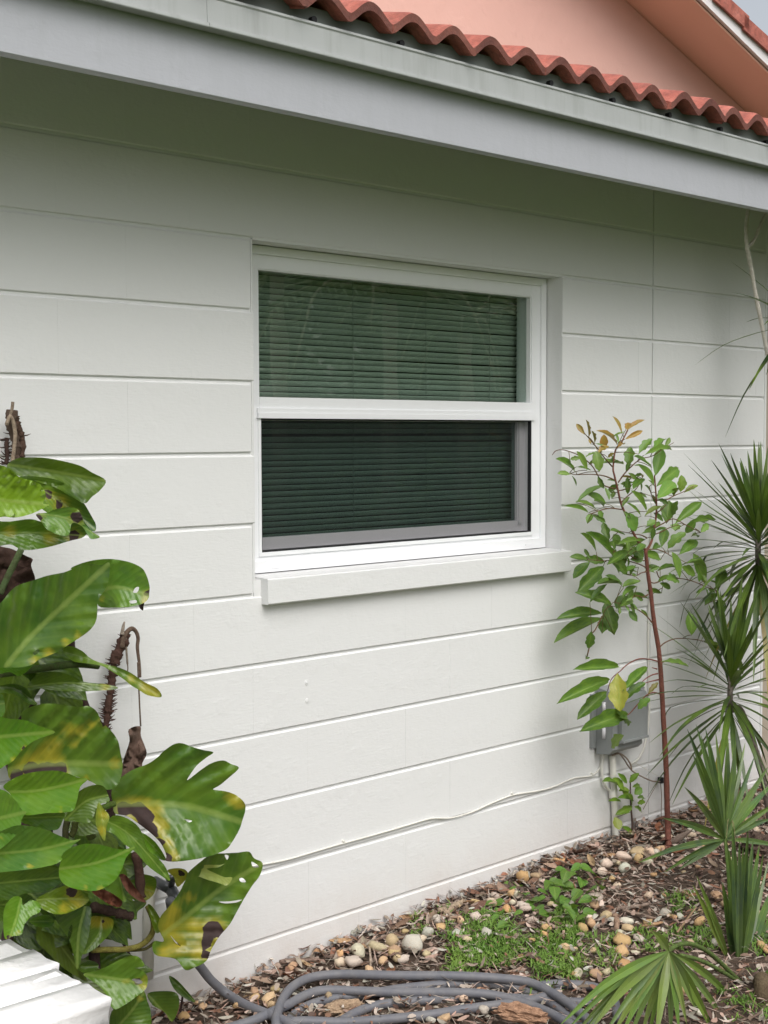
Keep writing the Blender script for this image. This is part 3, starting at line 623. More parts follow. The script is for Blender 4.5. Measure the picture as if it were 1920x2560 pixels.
 ('B', [(1020,1260),(1080,1245),(1130,1255),(1150,1290),(1120,1330),(1080,1360),(1060,1300)], [(1020,1262),(1100,1350)], -.22,-.24, (.28,.26,.03), dict(step=8, pigs=[('b',1105,1280,22),('y',1060,1265,30),('y',1090,1340,30)])),
 ('B', [(900,1470),(930,1480),(980,1560),(985,1620),(950,1640),(920,1560)], [(900,1470),(975,1625)], -.2,-.23, OL, dict(step=9)),
 ('B', [(770,1470),(830,1440),(890,1450),(880,1480),(840,1510),(830,1560),(780,1540)], [(890,1455),(790,1540)], -.16,-.2, (.03,.09,.015), {}),
 ('B', [(510,1890),(620,1860),(720,1810),(800,1780),(850,1790),(880,1840),(820,1855),(865,1868),(900,1910),(890,1980),(830,2030),(760,2080),(690,2105),(650,2020),(600,1960),(540,1920)], [(510,1892),(700,1920),(895,1950)], -.26,-.34, (.09,.19,.02), dict(fold=.03, holes=[[(800,1920),(850,1925),(870,1942),(845,1952)]], pigs=[('y',880,1965,26),('y',770,1935,20),('b',840,1935,20),('y',890,1910,14)])),
 ('B', [(680,2120),(780,2060),(870,1990),(900,2060),(920,2130),(900,2230),(690,2250)], [(690,2240),(800,2120),(880,2000)], -.22,-.26, (.03,.09,.015), dict(pigs=[('y',850,2040,22)])),
 ('B', [(340,1540),(430,1500),(500,1480),(555,1490),(550,1600),(530,1700),(500,1780),(470,1860),(430,1700),(380,1620)], [(520,1480),(480,1650),(470,1860)], -.28,-.3, (.015,.05,.012), dict(holes=[[(420,1620),(438,1590),(440,1640),(412,1700)]])),
 ('B', [(250,1560),(340,1590),(360,1650),(410,1720),(460,1800),(532,1935),(440,1890),(370,1840),(290,1760),(220,1680)], [(260,1570),(400,1760),(532,1935)], -.24,-.22, (.06,.085,.014), {}),
 ('B', [(550,1550),(620,1540),(690,1560),(680,1630),(620,1700),(560,1750),(500,1770),(520,1680)], [(620,1540),(600,1650),(505,1770)], -.20,-.22, (.07,.14,.02), dict(pigs=[('y',600,1560,40),('y',660,1570,40),('b',635,1572,16),('y',560,1570,30)])),
 ('B', [(30,1480),(80,1420),(130,1425),(140,1470),(190,1440),(240,1460),(245,1510),(190,1540),(150,1590),(130,1650),(80,1660),(30,1675),(20,1570)], [(130,1425),(100,1550),(60,1670)], -.40,-.44, BG, dict(step=10, pigs=[('y',110,1640,16),('b',60,1672,18)])),
 ('B', [(900,2010),(1000,1995),(1080,2010),(1092,2090),(1050,2182),(1000,2120),(930,2080)], [(900,2015),(1050,2182)], -.10,-.13, (.02,.06,.012), {}),
 ('B', [(1030,1905),(1070,1920),(1130,1980),(1192,2062),(1120,2035),(1060,1980)], [(1030,1906),(1192,2062)], -.1,-.13, (.02,.055,.015), dict(step=8)),
 ('B', [(470,1850),(540,1810),(600,1830),(580,1870),(520,1890)], [(470,1850),(600,1840)], -.22,-.24, (.02,.06,.012), dict(step=9)),
 # shaded leaves deeper in the vine
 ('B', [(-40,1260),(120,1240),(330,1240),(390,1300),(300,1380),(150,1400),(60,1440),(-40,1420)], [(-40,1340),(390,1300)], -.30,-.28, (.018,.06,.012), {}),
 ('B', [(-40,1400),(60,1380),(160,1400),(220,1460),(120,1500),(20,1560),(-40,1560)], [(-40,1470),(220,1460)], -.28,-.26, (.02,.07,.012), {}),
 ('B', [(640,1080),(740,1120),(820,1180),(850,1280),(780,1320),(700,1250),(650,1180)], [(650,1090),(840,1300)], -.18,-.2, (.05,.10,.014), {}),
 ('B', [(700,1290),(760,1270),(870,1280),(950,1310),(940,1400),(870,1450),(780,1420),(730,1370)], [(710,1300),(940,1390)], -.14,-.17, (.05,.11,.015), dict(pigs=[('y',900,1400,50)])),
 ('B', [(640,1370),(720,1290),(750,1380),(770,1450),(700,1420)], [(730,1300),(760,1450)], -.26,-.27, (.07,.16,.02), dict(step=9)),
 ('B', [(180,1560),(280,1530),(330,1560),(310,1600),(220,1600)], [(180,1570),(330,1570)], -.3,-.3, (.03,.10,.015), dict(step=9)),
 ('B', [(560,1385),(640,1378),(740,1440),(732,1482),(680,1472),(610,1430)], [(560,1386),(735,1470)], -.30,-.28, (.16,.055,.03), dict(m='dry', wave=.015, step=8)),
 ('B', [(730,1290),(770,1290),(830,1370),(890,1450),(840,1440),(770,1380)], [(735,1295),(885,1450)], -.27,-.25, (.13,.05,.03), dict(m='dry', wave=.015, step=8)),
 ('B', [(785,400),(855,380),(860,440),(895,540),(870,600),(860,640),(800,670),(735,690),(755,580),(790,470)], [(856,382),(820,540),(760,680)], -.10,-.12, (.13,.085,.065), dict(m='dry', wave=.025, fold=.03, step=8)),
]
for i, (z, ol, md, yb, yt, c, kw) in enumerate(LV):
    f = A_ if z == 'A' else B_; kw = dict(kw)
    if 'pigs' in kw: kw['pigs'] = pg_(f, kw['pigs'])
    if 'holes' in kw: kw['holes'] = [f(h) for h in kw['holes']]
    if 'm' in kw: kw['m'] = M[kw['m']]; kw['name'] = 'dead_leaf'
    traced_leaf(poth, f(ol), f(md), yb, yt, c, seed=i, **kw)
def stem(parent, pts, r, m, col, name='stem', sub=5, n=8, jit=0, seed=1):
    rn = random.Random(seed); p = cr(pts, sub); k = len(p)
    rr = [(r[0]+(r[1]-r[0])*i/(k-1))*(1+jit*rn.uniform(-1, 1)) for i in range(k)] if hasattr(r, '__len__') else [r*(1+jit*rn.uniform(-1, 1)) for i in range(k)]
    O = wloc(parent); b = MB().tube(p, rr, n); b.v = [tuple(Vector(v)-O) for v in b.v]
    o = link(name, b.mesh(name, m, smooth=True), parent, O, col); return o
GRN, BRN, PUR = (.10, .17, .03), (.085, .045, .035), (.05, .03, .03)
PA = lambda l, Y: [P(*A_([(a, c)])[0], Y) for a, c in l]
PB = lambda l, Y: [P(*B_([(a, c)])[0], Y) for a, c in l]
stem(poth, PB([(560,1745),(660,1742),(760,1740),(860,1715),(925,1650),(935,1570),(900,1480)], -.19), .0075, M['bark'], (.24, .22, .05), 'petiole')
stem(poth, PB([(640,1755),(760,1748),(880,1740),(940,1700)], -.185), .004, M['bark'], (.10, .10, .03), 'petiole')
stem(poth, PB([(660,1560),(700,1620),(760,1720),(800,1790)], -.03), .0035, M['bark'], PUR)
stem(poth, PB([(600,1700),(590,1790),(590,1860)], -.05), .005, M['bark'], PUR)
stem(poth, PB([(640,1790),(645,1860),(650,1900)], -.05), .002, M['bark'], PUR, 'root')
stem(poth, PB([(1115,2020),(1105,2090),(1100,2120)], -.1), .003, M['bark'], PUR)
stem(poth, PB([(830,1150),(850,1280),(860,1420)], -.24), .012, M['bark'], BRN, jit=.2)
stem(poth, PB([(560,950),(540,1000),(560,1060)], -.2), .012, M['bark'], (.10,.13,.03))
stem(poth, PB([(410,960),(400,1010),(400,1060)], -.24), .008, M['bark'], (.05,.06,.02))
stem(poth, PB([(460,960),(450,1020),(430,1050)], -.24), .008, M['bark'], (.07,.09,.02))
stem(poth, PB([(620,880),(670,860),(700,850)], -.22), .008, M['bark'], GRN, 'petiole')
stem(poth, PB([(0,60),(120,45),(300,20),(460,0),(600,10)], -.24), .009, M['bark'], (.05,.09,.02), 'petiole')
stem(poth, PB([(100,30),(150,120),(190,240),(250,400),(300,700),(330,1000)], -.10), .011, M['bark'], PUR)
stem(poth, PA([(130,960),(90,1040),(40,1140),(0,1230)], -.18), .008, M['bark'], (.10,.15,.06), 'petiole')
stem(poth, PA([(-30,1500),(40,1600),(80,1680)], -.2), .01, M['bark'], GRN, 'petiole')
stem(poth, PB([(560,1480),(640,1500),(720,1520),(800,1540)], -.24), .012, M['bark'], (.04,.025,.02), jit=.2)
stem(poth, PB([(150,1560),(230,1640),(300,1700),(360,1820),(420,1960),(480,2120)], -.12), .014, M['bark'], (.05,.04,.03), jit=.2)
def dead_stem(pts, r, hairs, seed, col=BRN):
    rn = random.Random(seed); O = wloc(poth); p = cr(pts, 8); k = len(p); b = MB()
    b.tube(p, [r*rn.uniform(.75, 1.25)*(1-.25*i/k) for i in range(k)], 9)
    for h in range(hairs):
        q = p[rn.randrange(k)]; a = rn.choice((-1, 1))*rn.uniform(.6, 1); L = rn.uniform(.010, .026)
        d = (rt*a+up*rn.uniform(-.2, .45)-fw*rn.uniform(-.1, .5)).normalized()
        b.tube([q, q+d*L*.6, q+d*L+up*.003], [.0022, .0015, .0004], 4)
    b.v = [tuple(Vector(v)-O) for v in b.v]
    link('dead_stem', b.mesh('dead_stem', M['bark'], smooth=True), poth, O, col)
dead_stem(PB([(700,-60),(690,30),(685,90),(672,180),(660,260),(655,320),(640,420)], -.05), .0105, 120, 3)
dead_stem(PA([(768,1470),(745,1540),(715,1600),(700,1660)], -.05), .016, 26, 4)
dead_stem(PA([(75,110),(70,200),(95,300),(100,370),(95,450)], -.05), .013, 10, 5, (.12,.085,.065))
dead_stem(PA([(90,150),(105,210),(135,290),(130,400)], -.05), .011, 4, 8, (.09,.055,.04))
dead_stem(PA([(45,280),(40,330),(45,400),(35,440)], -.06), .006, 22, 6, (.05,.03,.025))
stem(poth, PA([(40,200),(60,150),(80,180),(92,260),(85,350),(75,430)], -.075), .005, M['bark'], (.34,.27,.20), 'dead_petiole')
stem(poth, PA([(78,60),(72,110),(50,180)], -.06), .004, M['bark'], (.30,.24,.18), 'dead_petiole')
stem(poth, PA([(745,1560),(758,1490),(795,1445),(825,1455),(842,1500),(838,1560),(850,1660)]+[(855,1740)], -.06), (.007,.0035), M['bark'], (.17,.12,.09), 'dead_petiole')
stem(poth, PA([(745,1480),(752,1430),(760,1400)], -.06), (.006,.002), M['bark'], (.40,.34,.28), 'dead_petiole')
stem(poth, PA([(765,1480),(770,1560),(778,1660)], -.06), .0028, M['bark'], (.35,.30,.24), 'dead_petiole')
stem(poth, PB([(840,-10),(845,100),(850,220),(858,380)], -.08), .0022, M['bark'], (.16,.12,.09), 'dead_petiole')
stem(poth, PB([(775,-20),(780,30),(770,60)], -.07), .0018, M['bark'], (.26,.21,.17), 'dead_petiole')
# stems that carry the vine, from the soil up
for q, s in (((1.62, -.10), 0), ((1.78, -.13), 1), ((1.5, -.2), 2)):
    stem(poth, [(q[0], q[1], gz(*q)-.02), (q[0]-.05, q[1]-.02, .35), (q[0]+.02, q[1], .7), (q[0]-.06, q[1]+.03, 1.0), (q[0]-.1, q[1], 1.25)], (.016, .010), M['bark'], PUR, jit=.12, seed=s)
# tap in the leaves
tp = tag(empty('garden_tap', (2.12, -.05, .55)), 'dark metal garden tap half hidden behind yellowing vine leaves', 'tap')
tp.location = P(418, 2225, -.06)
c = wloc(tp)
MB().tube([c+Vector((0, .06, .01)), c+Vector((0, -.02, .005))], .014, 12).tube([c+Vector((0, -.02, .005)), c+Vector((0, -.05, -.02)), c+Vector((0, -.06, -.05))], .016, 12).build('spout', M['steel'], tp, smooth=True)
MB().tube([c+Vector((0, -.015, .01)), c+Vector((0, -.03, .04))], .009, 10).tube([c+Vector((-.022, -.034, .044)), c+Vector((.022, -.034, .044))], .009, 10).build('handle', M['steel'], tp, smooth=True)
MB().tube([c+Vector((-.03, .055, -.25)), c+Vector((-.025, .05, -.02)), c+Vector((0, .05, .01))], .016, 12).build('riser_pipe', M['pvc'], tp, smooth=True)
# ================================================================== white brick pier, lower left
pier = tag(empty('brick_pier', (1.2, -.5, gz(1.2, -.5))), 'low white painted brick pier with rough end in the bottom left corner', 'pier')
PT = Z(-1.10); rn = random.Random(5)
MB().box(.12, 1.425, -.695, -.235, -.05, PT-.0004).build('core', M['pier'], pier)
def rough_brick(x0, x1, y0, y1, z0, z1, seed):
    bm = bmesh.new(); bmesh.ops.create_cube(bm, size=1)
    for v in bm.verts: v.co = Vector((x0+(v.co.x+.5)*(x1-x0), y0+(v.co.y+.5)*(y1-y0), z0+(v.co.z+.5)*(z1-z0)))
    bmesh.ops.bevel(bm, geom=list(bm.edges), offset=.0032, segments=2, affect='EDGES')
    bmesh.ops.subdivide_edges(bm, edges=[e for e in bm.edges if e.calc_length() > .04], cuts=3, use_grid_fill=True)
    for v in bm.verts:
        n = noise.noise_vector(v.co*22+Vector((seed, 0, 0)))+.5*noise.noise_vector(v.co*60)
        end = max(0, (v.co.x-1.40)/.05)
        v.co += n*(.0026+.006*end)
    me = bpy.data.meshes.new('brick'); 
    O = wloc(pier)
    for v in bm.verts: v.co -= O
    bm.to_mesh(me); bm.free(); me.materials.append(M['pier'])
    for p in me.polygons: p.use_smooth = True
    link('brick', me, pier, O)
row = 0
for j in range(4):                                      # top course: bricks side by side, running along the wall
    y1 = -.262-j*.1125; y0 = y1-.1121; xe = 1.448-.004*j+rn.uniform(-.004, .004)
    xs_ = [xe]; 
    xs_ += [xe-.62, .15]
    for i, (a, c) in enumerate(zip(xs_, xs_[1:])): rough_brick(c+.0008, a-.0008, y0, y1, PT-.06, PT+rn.uniform(.0004, .0018), j*10+i)
for k in range(1, 8):                                   # courses below, near face and end
    z1 = PT-.064-(k-1)*.066; z0 = z1-.061; o = .1*(k % 2)
    x = 1.445
    while x > .3:
        x2 = x-(.1 if (x == 1.445 and k % 2) else .205); rough_brick(x2+.003, x-.003, -.712, -.60, z0, z1, k*17+x); x = x2
    for (y0, y1) in ((-.595, -.43), (-.425, -.26)): rough_brick(1.33, 1.445, y0, y1, z0, z1, k*31+y0)
# ================================================================== hose
hp = lambda l, dz: [PG(x, y, dz) for x, y in l]
HR = .013
hs = tag(empty('garden_hose', PG(1000, 2480)), 'thick grey garden hose coiled loosely on the ground', 'hose')
def hose(pts, name='hose_coil'):
    p = cr(pts, 7); O = wloc(hs); b = MB().tube(p, HR, 12); b.v = [tuple(Vector(v)-O) for v in b.v]
    link(name, b.mesh(name, M['hose'], smooth=True), hs, O)
t0 = P(440, 2330, -.07)
hose([P(425, 2250, -.13), P(440, 2320, -.10), P(470, 2380, -.07)]+[P(501, 2417, -.06)]+[P(528, 2451, -.06)]+hp([(568,2485),(609,2510),(656,2530),(710,2552),(800,2600),(950,2640)], .03), 'hose_lead')
hose(hp([(760,2680),(700,2610)], .02)+hp([(690,2560),(693,2535),(707,2498),(734,2465),(778,2444),(845,2436),(920,2437),(1000,2439),(1134,2440),(1249,2446),(1322,2456),(1380,2482),(1440,2523),(1490,2575),(1500,2640),(1400,2700),(1100,2720),(900,2710)], .036))
hose(hp([(520,2600),(560,2575),(629,2553),(676,2532),(720,2512),(764,2488),(811,2476),(900,2478),(1000,2481),(1162,2482),(1249,2491),(1336,2517),(1394,2543),(1440,2575),(1450,2640),(1300,2700),(900,2700),(640,2660)], .030))
hose(hp([(720,2640),(708,2590),(717,2560),(734,2539),(761,2519),(798,2505),(845,2495),(920,2485),(1000,2472),(1076,2464),(1150,2460),(1220,2459),(1278,2468),(1336,2485),(1380,2511),(1440,2555),(1500,2600)], .012))
hose(hp([(800,2600),(855,2552),(896,2529),(946,2513),(1018,2505),(1076,2500),(1134,2497),(1250,2494),(1400,2504),(1470,2506),(1530,2500)], .012))
hose(hp([(700,2560),(757,2553),(855,2556),(960,2549),(1076,2537),(1162,2523),(1249,2512),(1330,2500),(1400,2480)], .022))
hose(hp([(1322,2470),(1380,2461),(1440,2462),(1480,2467),(1510,2478),(1535,2500),(1545,2550)], .012))
# ================================================================== leaf and blade shapes shared by the plants
def leaf_template(name, m, wid=.26, wave=.0, curl=.12, fold=.25, n=10, seed=0, peak=.45, point=1.0):
    rn = random.Random(seed); v, uvs = [], []; NS = 5
    for i in range(n+1):
        t = i/n; a = t**(math.log(.5)/math.log(peak)); wd = wid*.5*math.sin(math.pi*a)**point if 0 < t < 1 else .004
        wv = wave*math.sin(t*19+seed*2)
        for j in range(NS):
            s = j/(NS-1)*2-1
            v.append((t, s*wd*(1+(wv if abs(s) > .9 else 0)), -curl*t*t+fold*abs(s)*wd+wv*.12*abs(s)*(1 if s > 0 else -1)))
            uvs.append((t, .5+s*.5))
    f = [(i*NS+j, i*NS+j+1, (i+1)*NS+j+1, (i+1)*NS+j) for i in range(n) for j in range(NS-1)]
    me = bpy.data.meshes.new(name); me.from_pydata(v, [], f)
    u = me.uv_layers.new(name='UVMap')
    for lp in me.loops: u.data[lp.index].uv = uvs[lp.vertex_index]
    pg = me.color_attributes.new('pig', 'FLOAT_COLOR', 'POINT')
    for i in range(len(v)):
        k = rn.uniform(0, .12); pg.data[i].color = (k, 0, 0, 1)
    for p in me.polygons: p.use_smooth = True
    me.materials.append(m); return me
def place_leaf(parent, me, A, B, width, col, roll=0, name='leaf', nhint=None):
    A, B = Vector(A), Vector(B); d = B-A; L = d.length; x = d.normalized()
    z = (nhint or (-fw*.75+Vector((0, 0, .65)))).copy(); z = (z-x*z.dot(x)).normalized(); z.rotate(__import__('mathutils').Quaternion(x, roll))
    y = z.cross(x)
    mw = Matrix((x*L, y*width, z*L)).transposed().to_4x4(); mw.translation = A-wloc(parent)
    o = bpy.data.objects.new(name, me); COL.objects.link(o); o.parent = parent
    o.matrix_parent_inverse = Matrix(); o.matrix_basis = mw; o.color = (*col, 1); return o
def vary(c, rn, a=.25): 
    k = 1+rn.uniform(-a, a); return (min(1, c[0]*k*(1+rn.uniform(-.15, .15))), min(1, c[1]*k), min(1, c[2]*k))
SL = [leaf_template('leaf', M['sleaf'], 1, .16 if k % 2 else .05, .06+.04*k, .2, seed=k, peak=.56, point=.72) for k in range(6)]
# shaded leaves deep inside the vine
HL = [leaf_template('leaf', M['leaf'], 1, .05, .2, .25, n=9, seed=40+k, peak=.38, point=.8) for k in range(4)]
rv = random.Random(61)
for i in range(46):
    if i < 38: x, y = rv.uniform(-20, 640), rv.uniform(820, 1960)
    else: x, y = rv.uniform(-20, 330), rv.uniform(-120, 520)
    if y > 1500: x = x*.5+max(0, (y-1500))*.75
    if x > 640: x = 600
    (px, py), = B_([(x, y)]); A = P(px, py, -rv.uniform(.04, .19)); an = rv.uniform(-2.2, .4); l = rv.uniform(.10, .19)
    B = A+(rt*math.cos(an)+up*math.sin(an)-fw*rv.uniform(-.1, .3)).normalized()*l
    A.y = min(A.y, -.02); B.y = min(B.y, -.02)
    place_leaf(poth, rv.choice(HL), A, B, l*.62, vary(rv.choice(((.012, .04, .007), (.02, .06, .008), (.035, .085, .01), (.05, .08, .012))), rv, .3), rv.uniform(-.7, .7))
# ================================================================== sapling
rn = random.Random(21); SY = -.17
base = PG(1672, 2125)
sap = tag(empty('sapling', base), 'slender reddish stemmed sapling with glossy leaves and orange tips by the box', 'sapling')
def sp(l, Y=SY): return [P(x, y, Y) for x, y in ZS(l)]
def st_(l, Y=SY): return [P(x, y, Y) for x, y in ZT(l)]
RED, RED2 = (.20, .075, .055), (.24, .10, .07)
stem(sap, [base-Vector((0, 0, .03)), base]+st_([(918,1350),(912,1180),(905,900),(885,540),(866,200),(848,0)])+sp([(815,1700),(790,1480),(770,1350),(752,1170)]), (.0125, .0065), M['bark'], RED, 'trunk', n=10, jit=.05)
BRS = [
 [(752,1170),(700,1110),(660,1040),(620,940),(572,830),(548,730),(522,620),(512,560),(530,430),(575,370),(620,280)],
 [(756,1180),(795,1110),(815,1010),(832,900),(832,800),(825,700),(818,620)],
 [(575,870),(500,862),(440,870),(380,890),(330,905)],
 [(520,650),(440,620),(340,610),(230,612),(190,600)],
 [(545,720),(440,690),(400,620),(350,540),(260,470),(150,430),(90,435),(62,465)],
 [(512,560),(450,490),(390,410),(330,340),(250,245)],
 [(550,670),(600,600),(660,540),(720,495),(800,475),(870,430),(960,375)],
 [(548,730),(600,720),(660,680),(700,640)],
 [(570,820),(620,770),(680,720),(720,660)],
 [(832,800),(900,800),(960,770),(1040,735),(1110,695)],
 [(830,900),(880,860),(920,815)],
 [(815,1010),(880,975),(960,940),(1060,990),(1160,1040)],
 [(800,1060),(860,1040),(940,1000),(1000,985)],
 [(752,1170),(830,1165),(900,1190),(960,1230)],
 [(760,1080),(720,1060),(660,1050),(560,1030)],
 [(750,1250),(690,1240),(610,1200),(500,1180)],
 [(755,1300),(690,1270),(560,1240),(440,1250),(320,1240)],
 [(765,1330),(720,1340),(680,1360),(600,1350)],
 [(775,1400),(820,1415),(900,1385),(1000,1380),(1080,1395),(1150,1420),(1200,1445),(1270,1470),(1295,1540)],
 [(770,1500),(730,1520),(680,1510),(600,1560),(520,1560)],
 [(805,1715),(760,1660),(700,1615),(640,1595),(560,1590),(480,1590),(440,1640)],
 [(835,1330),(850,1370),(880,1400),(878,1450)],
 [(848,1900),(890,1860),(960,1830),(1040,1825),(1120,1835),(1190,1845)],
 [(640,1630),(680,1680),(690,1700)],
 [(430,1660),(380,1760),(350,1800),(335,1900),(320,1960)],
 [(700,640),(650,625),(590,620)],
 [(832,820),(800,770),(780,700)],
]
BT = [[(845,100),(780,84),(700,82),(620,120),(560,175),(500,230),(470,320)], [(860,340),(810,330),(760,350),(700,410),(640,480),(610,500)], [(842,190),(800,200),(750,230),(700,280)], [(850,235),(800,245),(740,262)], [(836,155),(800,145)], [(866,110),(920,90),(960,100)]]
node = []
for i, l in enumerate(BRS):
    q = sp(l); dY = 0 if i < 2 else rn.uniform(-.07, .05)
    for k in range(len(q)): q[k] = P(*ZS([l[k]])[0], SY+dY*k/len(q))
    stem(sap, q, (.0052, .0025) if i < 2 else (.0026, .0012), M['bark'], RED2 if i < 2 else (.17, .09, .05), 'branch', n=6); node += [(v.copy(), SY+dY) for v in cr(q, 6)]
for l in BT:
    q = st_(l); stem(sap, q, (.003, .0014), M['bark'], (.22, .08, .06), 'branch', n=6); node += [(v.copy(), SY) for v in cr(q, 6)]
OR, G1, G2, G3, YG, YL = (.40, .19, .06), (.04, .105, .022), (.075, .165, .03), (.13, .25, .05), (.19, .26, .045), (.36, .34, .05)
SLV = [(OR, [(300,315,245,240,28),(330,340,330,215,18),(375,385,365,285,16),(345,385,340,345,20),(440,420,445,330,45),(400,450,470,390,40),(540,390,462,262,30),(575,305,525,187,34),(605,280,635,218,34),(610,285,735,205,36),(600,350,722,290,28),(545,415,600,350,26),(470,485,512,455,22),(660,645,590,620,16),(725,640,722,605,16)]),
 (G3, [(320,580,255,450,40),(230,590,125,490,48),(195,610,115,595,30),(190,500,260,485,26),(410,590,395,455,60),(630,555,635,415,60),(700,460,790,345,50),(810,440,890,320,48),(740,470,965,370,40),(825,620,870,430,70),(800,560,690,470,60),(830,700,1000,560,70),(815,690,745,545,55),(840,790,970,660,80),(320,975,350,905,40),(435,930,410,885,30),(390,870,270,795,30),(330,895,205,828,30),(760,885,675,740,50),(720,920,640,820,22),(1060,980,1280,915,50),(1160,1040,1220,975,40),(970,1030,980,975,60),(680,1030,640,920,80),(760,990,820,950,44)]),
 (YG, [(1010,740,1030,635,60),(1040,745,1130,685,44),(960,770,990,690,50),(745,920,860,830,40),(1180,1850,1510,1990,75)]),
 (G2, [(240,555,340,570,20),(360,500,420,430,36),(430,530,580,510,50),(240,820,420,680,42),(460,830,350,745,50),(440,850,395,780,44),(470,750,530,690,36),(500,790,520,735,26),(620,760,620,650,34),(660,720,730,640,60),(790,750,765,690,30),(905,975,925,815,75),(950,920,980,820,44),(970,975,1155,820,60),(1045,1045,1110,975,50),(1090,1070,1160,1040,30),(600,1060,505,1020,50),(560,1130,520,1060,50),(720,1110,600,1080,40),(640,1170,500,1090,46),(750,1090,600,1150,44),(870,1150,900,1005,58),(915,1165,1020,1035,68),(1000,1205,1140,1085,62),(865,1240,780,1195,64),(700,1300,600,1310,40),(715,1400,600,1420,50),(860,1300,760,1290,40),(985,1300,870,1285,34),(870,1490,775,1470,34),(690,1440,600,1470,36),(1190,1420,1130,1220,76),(1060,1270,1190,1240,40),(1120,1360,1040,1300,60),(1270,1460,1340,1300,70),(1210,1400,1270,1400,24),(1190,1580,1270,1490,60),(1300,1670,1310,1540,70),(1095,1800,1090,1655,75),(900,1385,1000,1380,70),(1005,1380,960,1200,60)]),
 (G1, [(480,1110,440,975,46),(385,1180,310,1050,52),(510,1215,365,1045,62),(640,1150,740,1210,60),(620,1180,500,1250,50),(320,1240,218,1210,40),(450,1260,330,1230,50),(340,1260,225,1350,60),(440,1290,290,1440,80),(615,1355,530,1240,66),(690,1360,660,1350,30),(580,1420,415,1405,46),(590,1450,490,1350,60),(500,1575,310,1470,66),(340,1560,450,1430,44),(560,1590,660,1520,50),(770,1530,640,1500,40),(425,1640,180,1625,66),(440,1680,125,1785,80),(430,1790,440,1690,60),(520,1800,470,1590,90),(690,1700,640,1630,40),(330,1900,350,1800,50),(310,1980,325,1940,34),(1340,1520,1490,1450,60),(600,1240,640,1160,70),(560,1200,600,1290,60),(640,1240,730,1230,50),(690,1180,740,1120,50),(480,1160,560,1230,50),(520,1280,560,1340,50),(600,1500,540,1590,60),(800,1170,860,1120,40)])]
for c, l in SLV:
    for (a, bb, c2, d, wz) in l:
        (x0, y0), (x1, y1) = ZS([(a, bb), (c2, d)]); Yc = SY+rn.uniform(-.09, .06)
        A = P(x0, y0, Yc); B = P(x1+(x1-x0)*.1, y1+(y1-y0)*.1, Yc+rn.uniform(-.045, .03)); wdt = wz/2.9625/640*1.0
        o = place_leaf(sap, rn.choice(SL), A, B, wdt*1.22, vary(c, rn), rn.uniform(-.5, .5))
        nb = min(node, key=lambda q: (q[0]-A).length)[0]
        if .012 < (nb-A).length < .2: stem(sap, [nb, (nb+A)/2+Vector((0, 0, .004)), A], (.0014, .0010), M['bark'], (.16, .13, .05), 'petiole', sub=2, n=5)
bn = [q for q in node if q[0].z > P(1640, 1560, SY).z and q[0].x > P(1430, 1200, SY).x]
for i in range(64):
    q, yy = rn.choice(bn); an = rn.uniform(0, 6.28); l = rn.uniform(.03, .055); d = (rt*math.cos(an)+up*math.sin(an)*.8-fw*rn.uniform(-.5, .6)).normalized()
    o = place_leaf(sap, rn.choice(SL), q+d*.008, q+d*(l+.008), l*rn.uniform(.3, .42), vary(rn.choice((G1, G1, G2, G2, G3)), rn), rn.uniform(-.7, .7))
for c, l in ((G2, [(560,140,260,135,60),(485,235,210,315,70),(770,140,600,285,52),(695,455,770,365,50),(870,100,1080,120,40)]), (G1, [(465,325,285,470,66),(590,390,740,230,50),(620,490,375,545,85),(600,560,560,470,60),(620,580,600,480,40)]), ((.13,.06,.03), [(770,340,845,250,28)]), (YG, [(500,740,570,645,60)]), (YL, [(545,185,560,465,95)])):
    for (a, bb, c2, d, wz) in l:
        (x0, y0), (x1, y1) = ZT([(a, bb), (c2, d)])
        place_leaf(sap, rn.choice(SL[1::2]), P(x0, y0, SY-.03), P(x1, y1, SY-.07+rn.uniform(-.03, .03)), wz/2.9625/620*1.3, vary(c, rn, .12), rn.uniform(-.35, .35))
# ------------------------------------------------------------------ seedling at the conduit
q = PG(1581, 2092); sd_ = tag(empty('seedling', q), 'small green seedling growing at the foot of the conduit pipe', 'seedling'); YS = min(q.y, -.03)
stem(sd_, [q-Vector((0, 0, .02)), q]+st_([(655,1330),(648,1220),(640,1100),(640,1000),(645,940)], YS), (.005, .0022), M['bark'], (.09,.06,.05), 'stem', n=7)
stem(sd_, st_([(665,1400),(675,1330),(685,1280)], YS), (.003, .002), M['bark'], (.09,.06,.05), 'stem', n=6)
stem(sd_, st_([(650,1210),(600,1230),(535,1255)], YS), (.0015, .001), M['bark'], (.12,.09,.05), 'petiole', n=5)
for (a, bb, c2, d, wz, k) in [(545,1015,458,955,50,0),(615,1005,555,930,40,0),(632,1000,692,925,44,0),(652,1032,735,1008,36,0),(590,1055,530,960,60,1),(640,1060,560,1050,40,1),(670,1085,725,1035,56,0),(690,1112,757,1100,40,0),(665,1135,570,1090,44,0),(690,1148,748,1140,46,0),(655,1175,565,1215,50,0),(668,1175,740,1208,44,0),(572,1140,490,1122,34,0),(650,1160,640,1080,46,0),(655,1388,605,1318,40,0),(525,1250,560,1345,66,2),(660,1400,640,1370,30,0),(610,1100,600,1030,50,1)]:
    (x0, y0), (x1, y1) = ZT([(a, bb), (c2, d)]); place_leaf(sd_, rn.choice(SL), P(x0, y0, YS-.005), P(x1, y1, YS-rn.uniform(0, .04)), wz/2.9625/600, vary(((.10,.20,.025), (.15,.25,.03), (.22,.21,.03))[k], rn, .15), rn.uniform(-.4, .4))
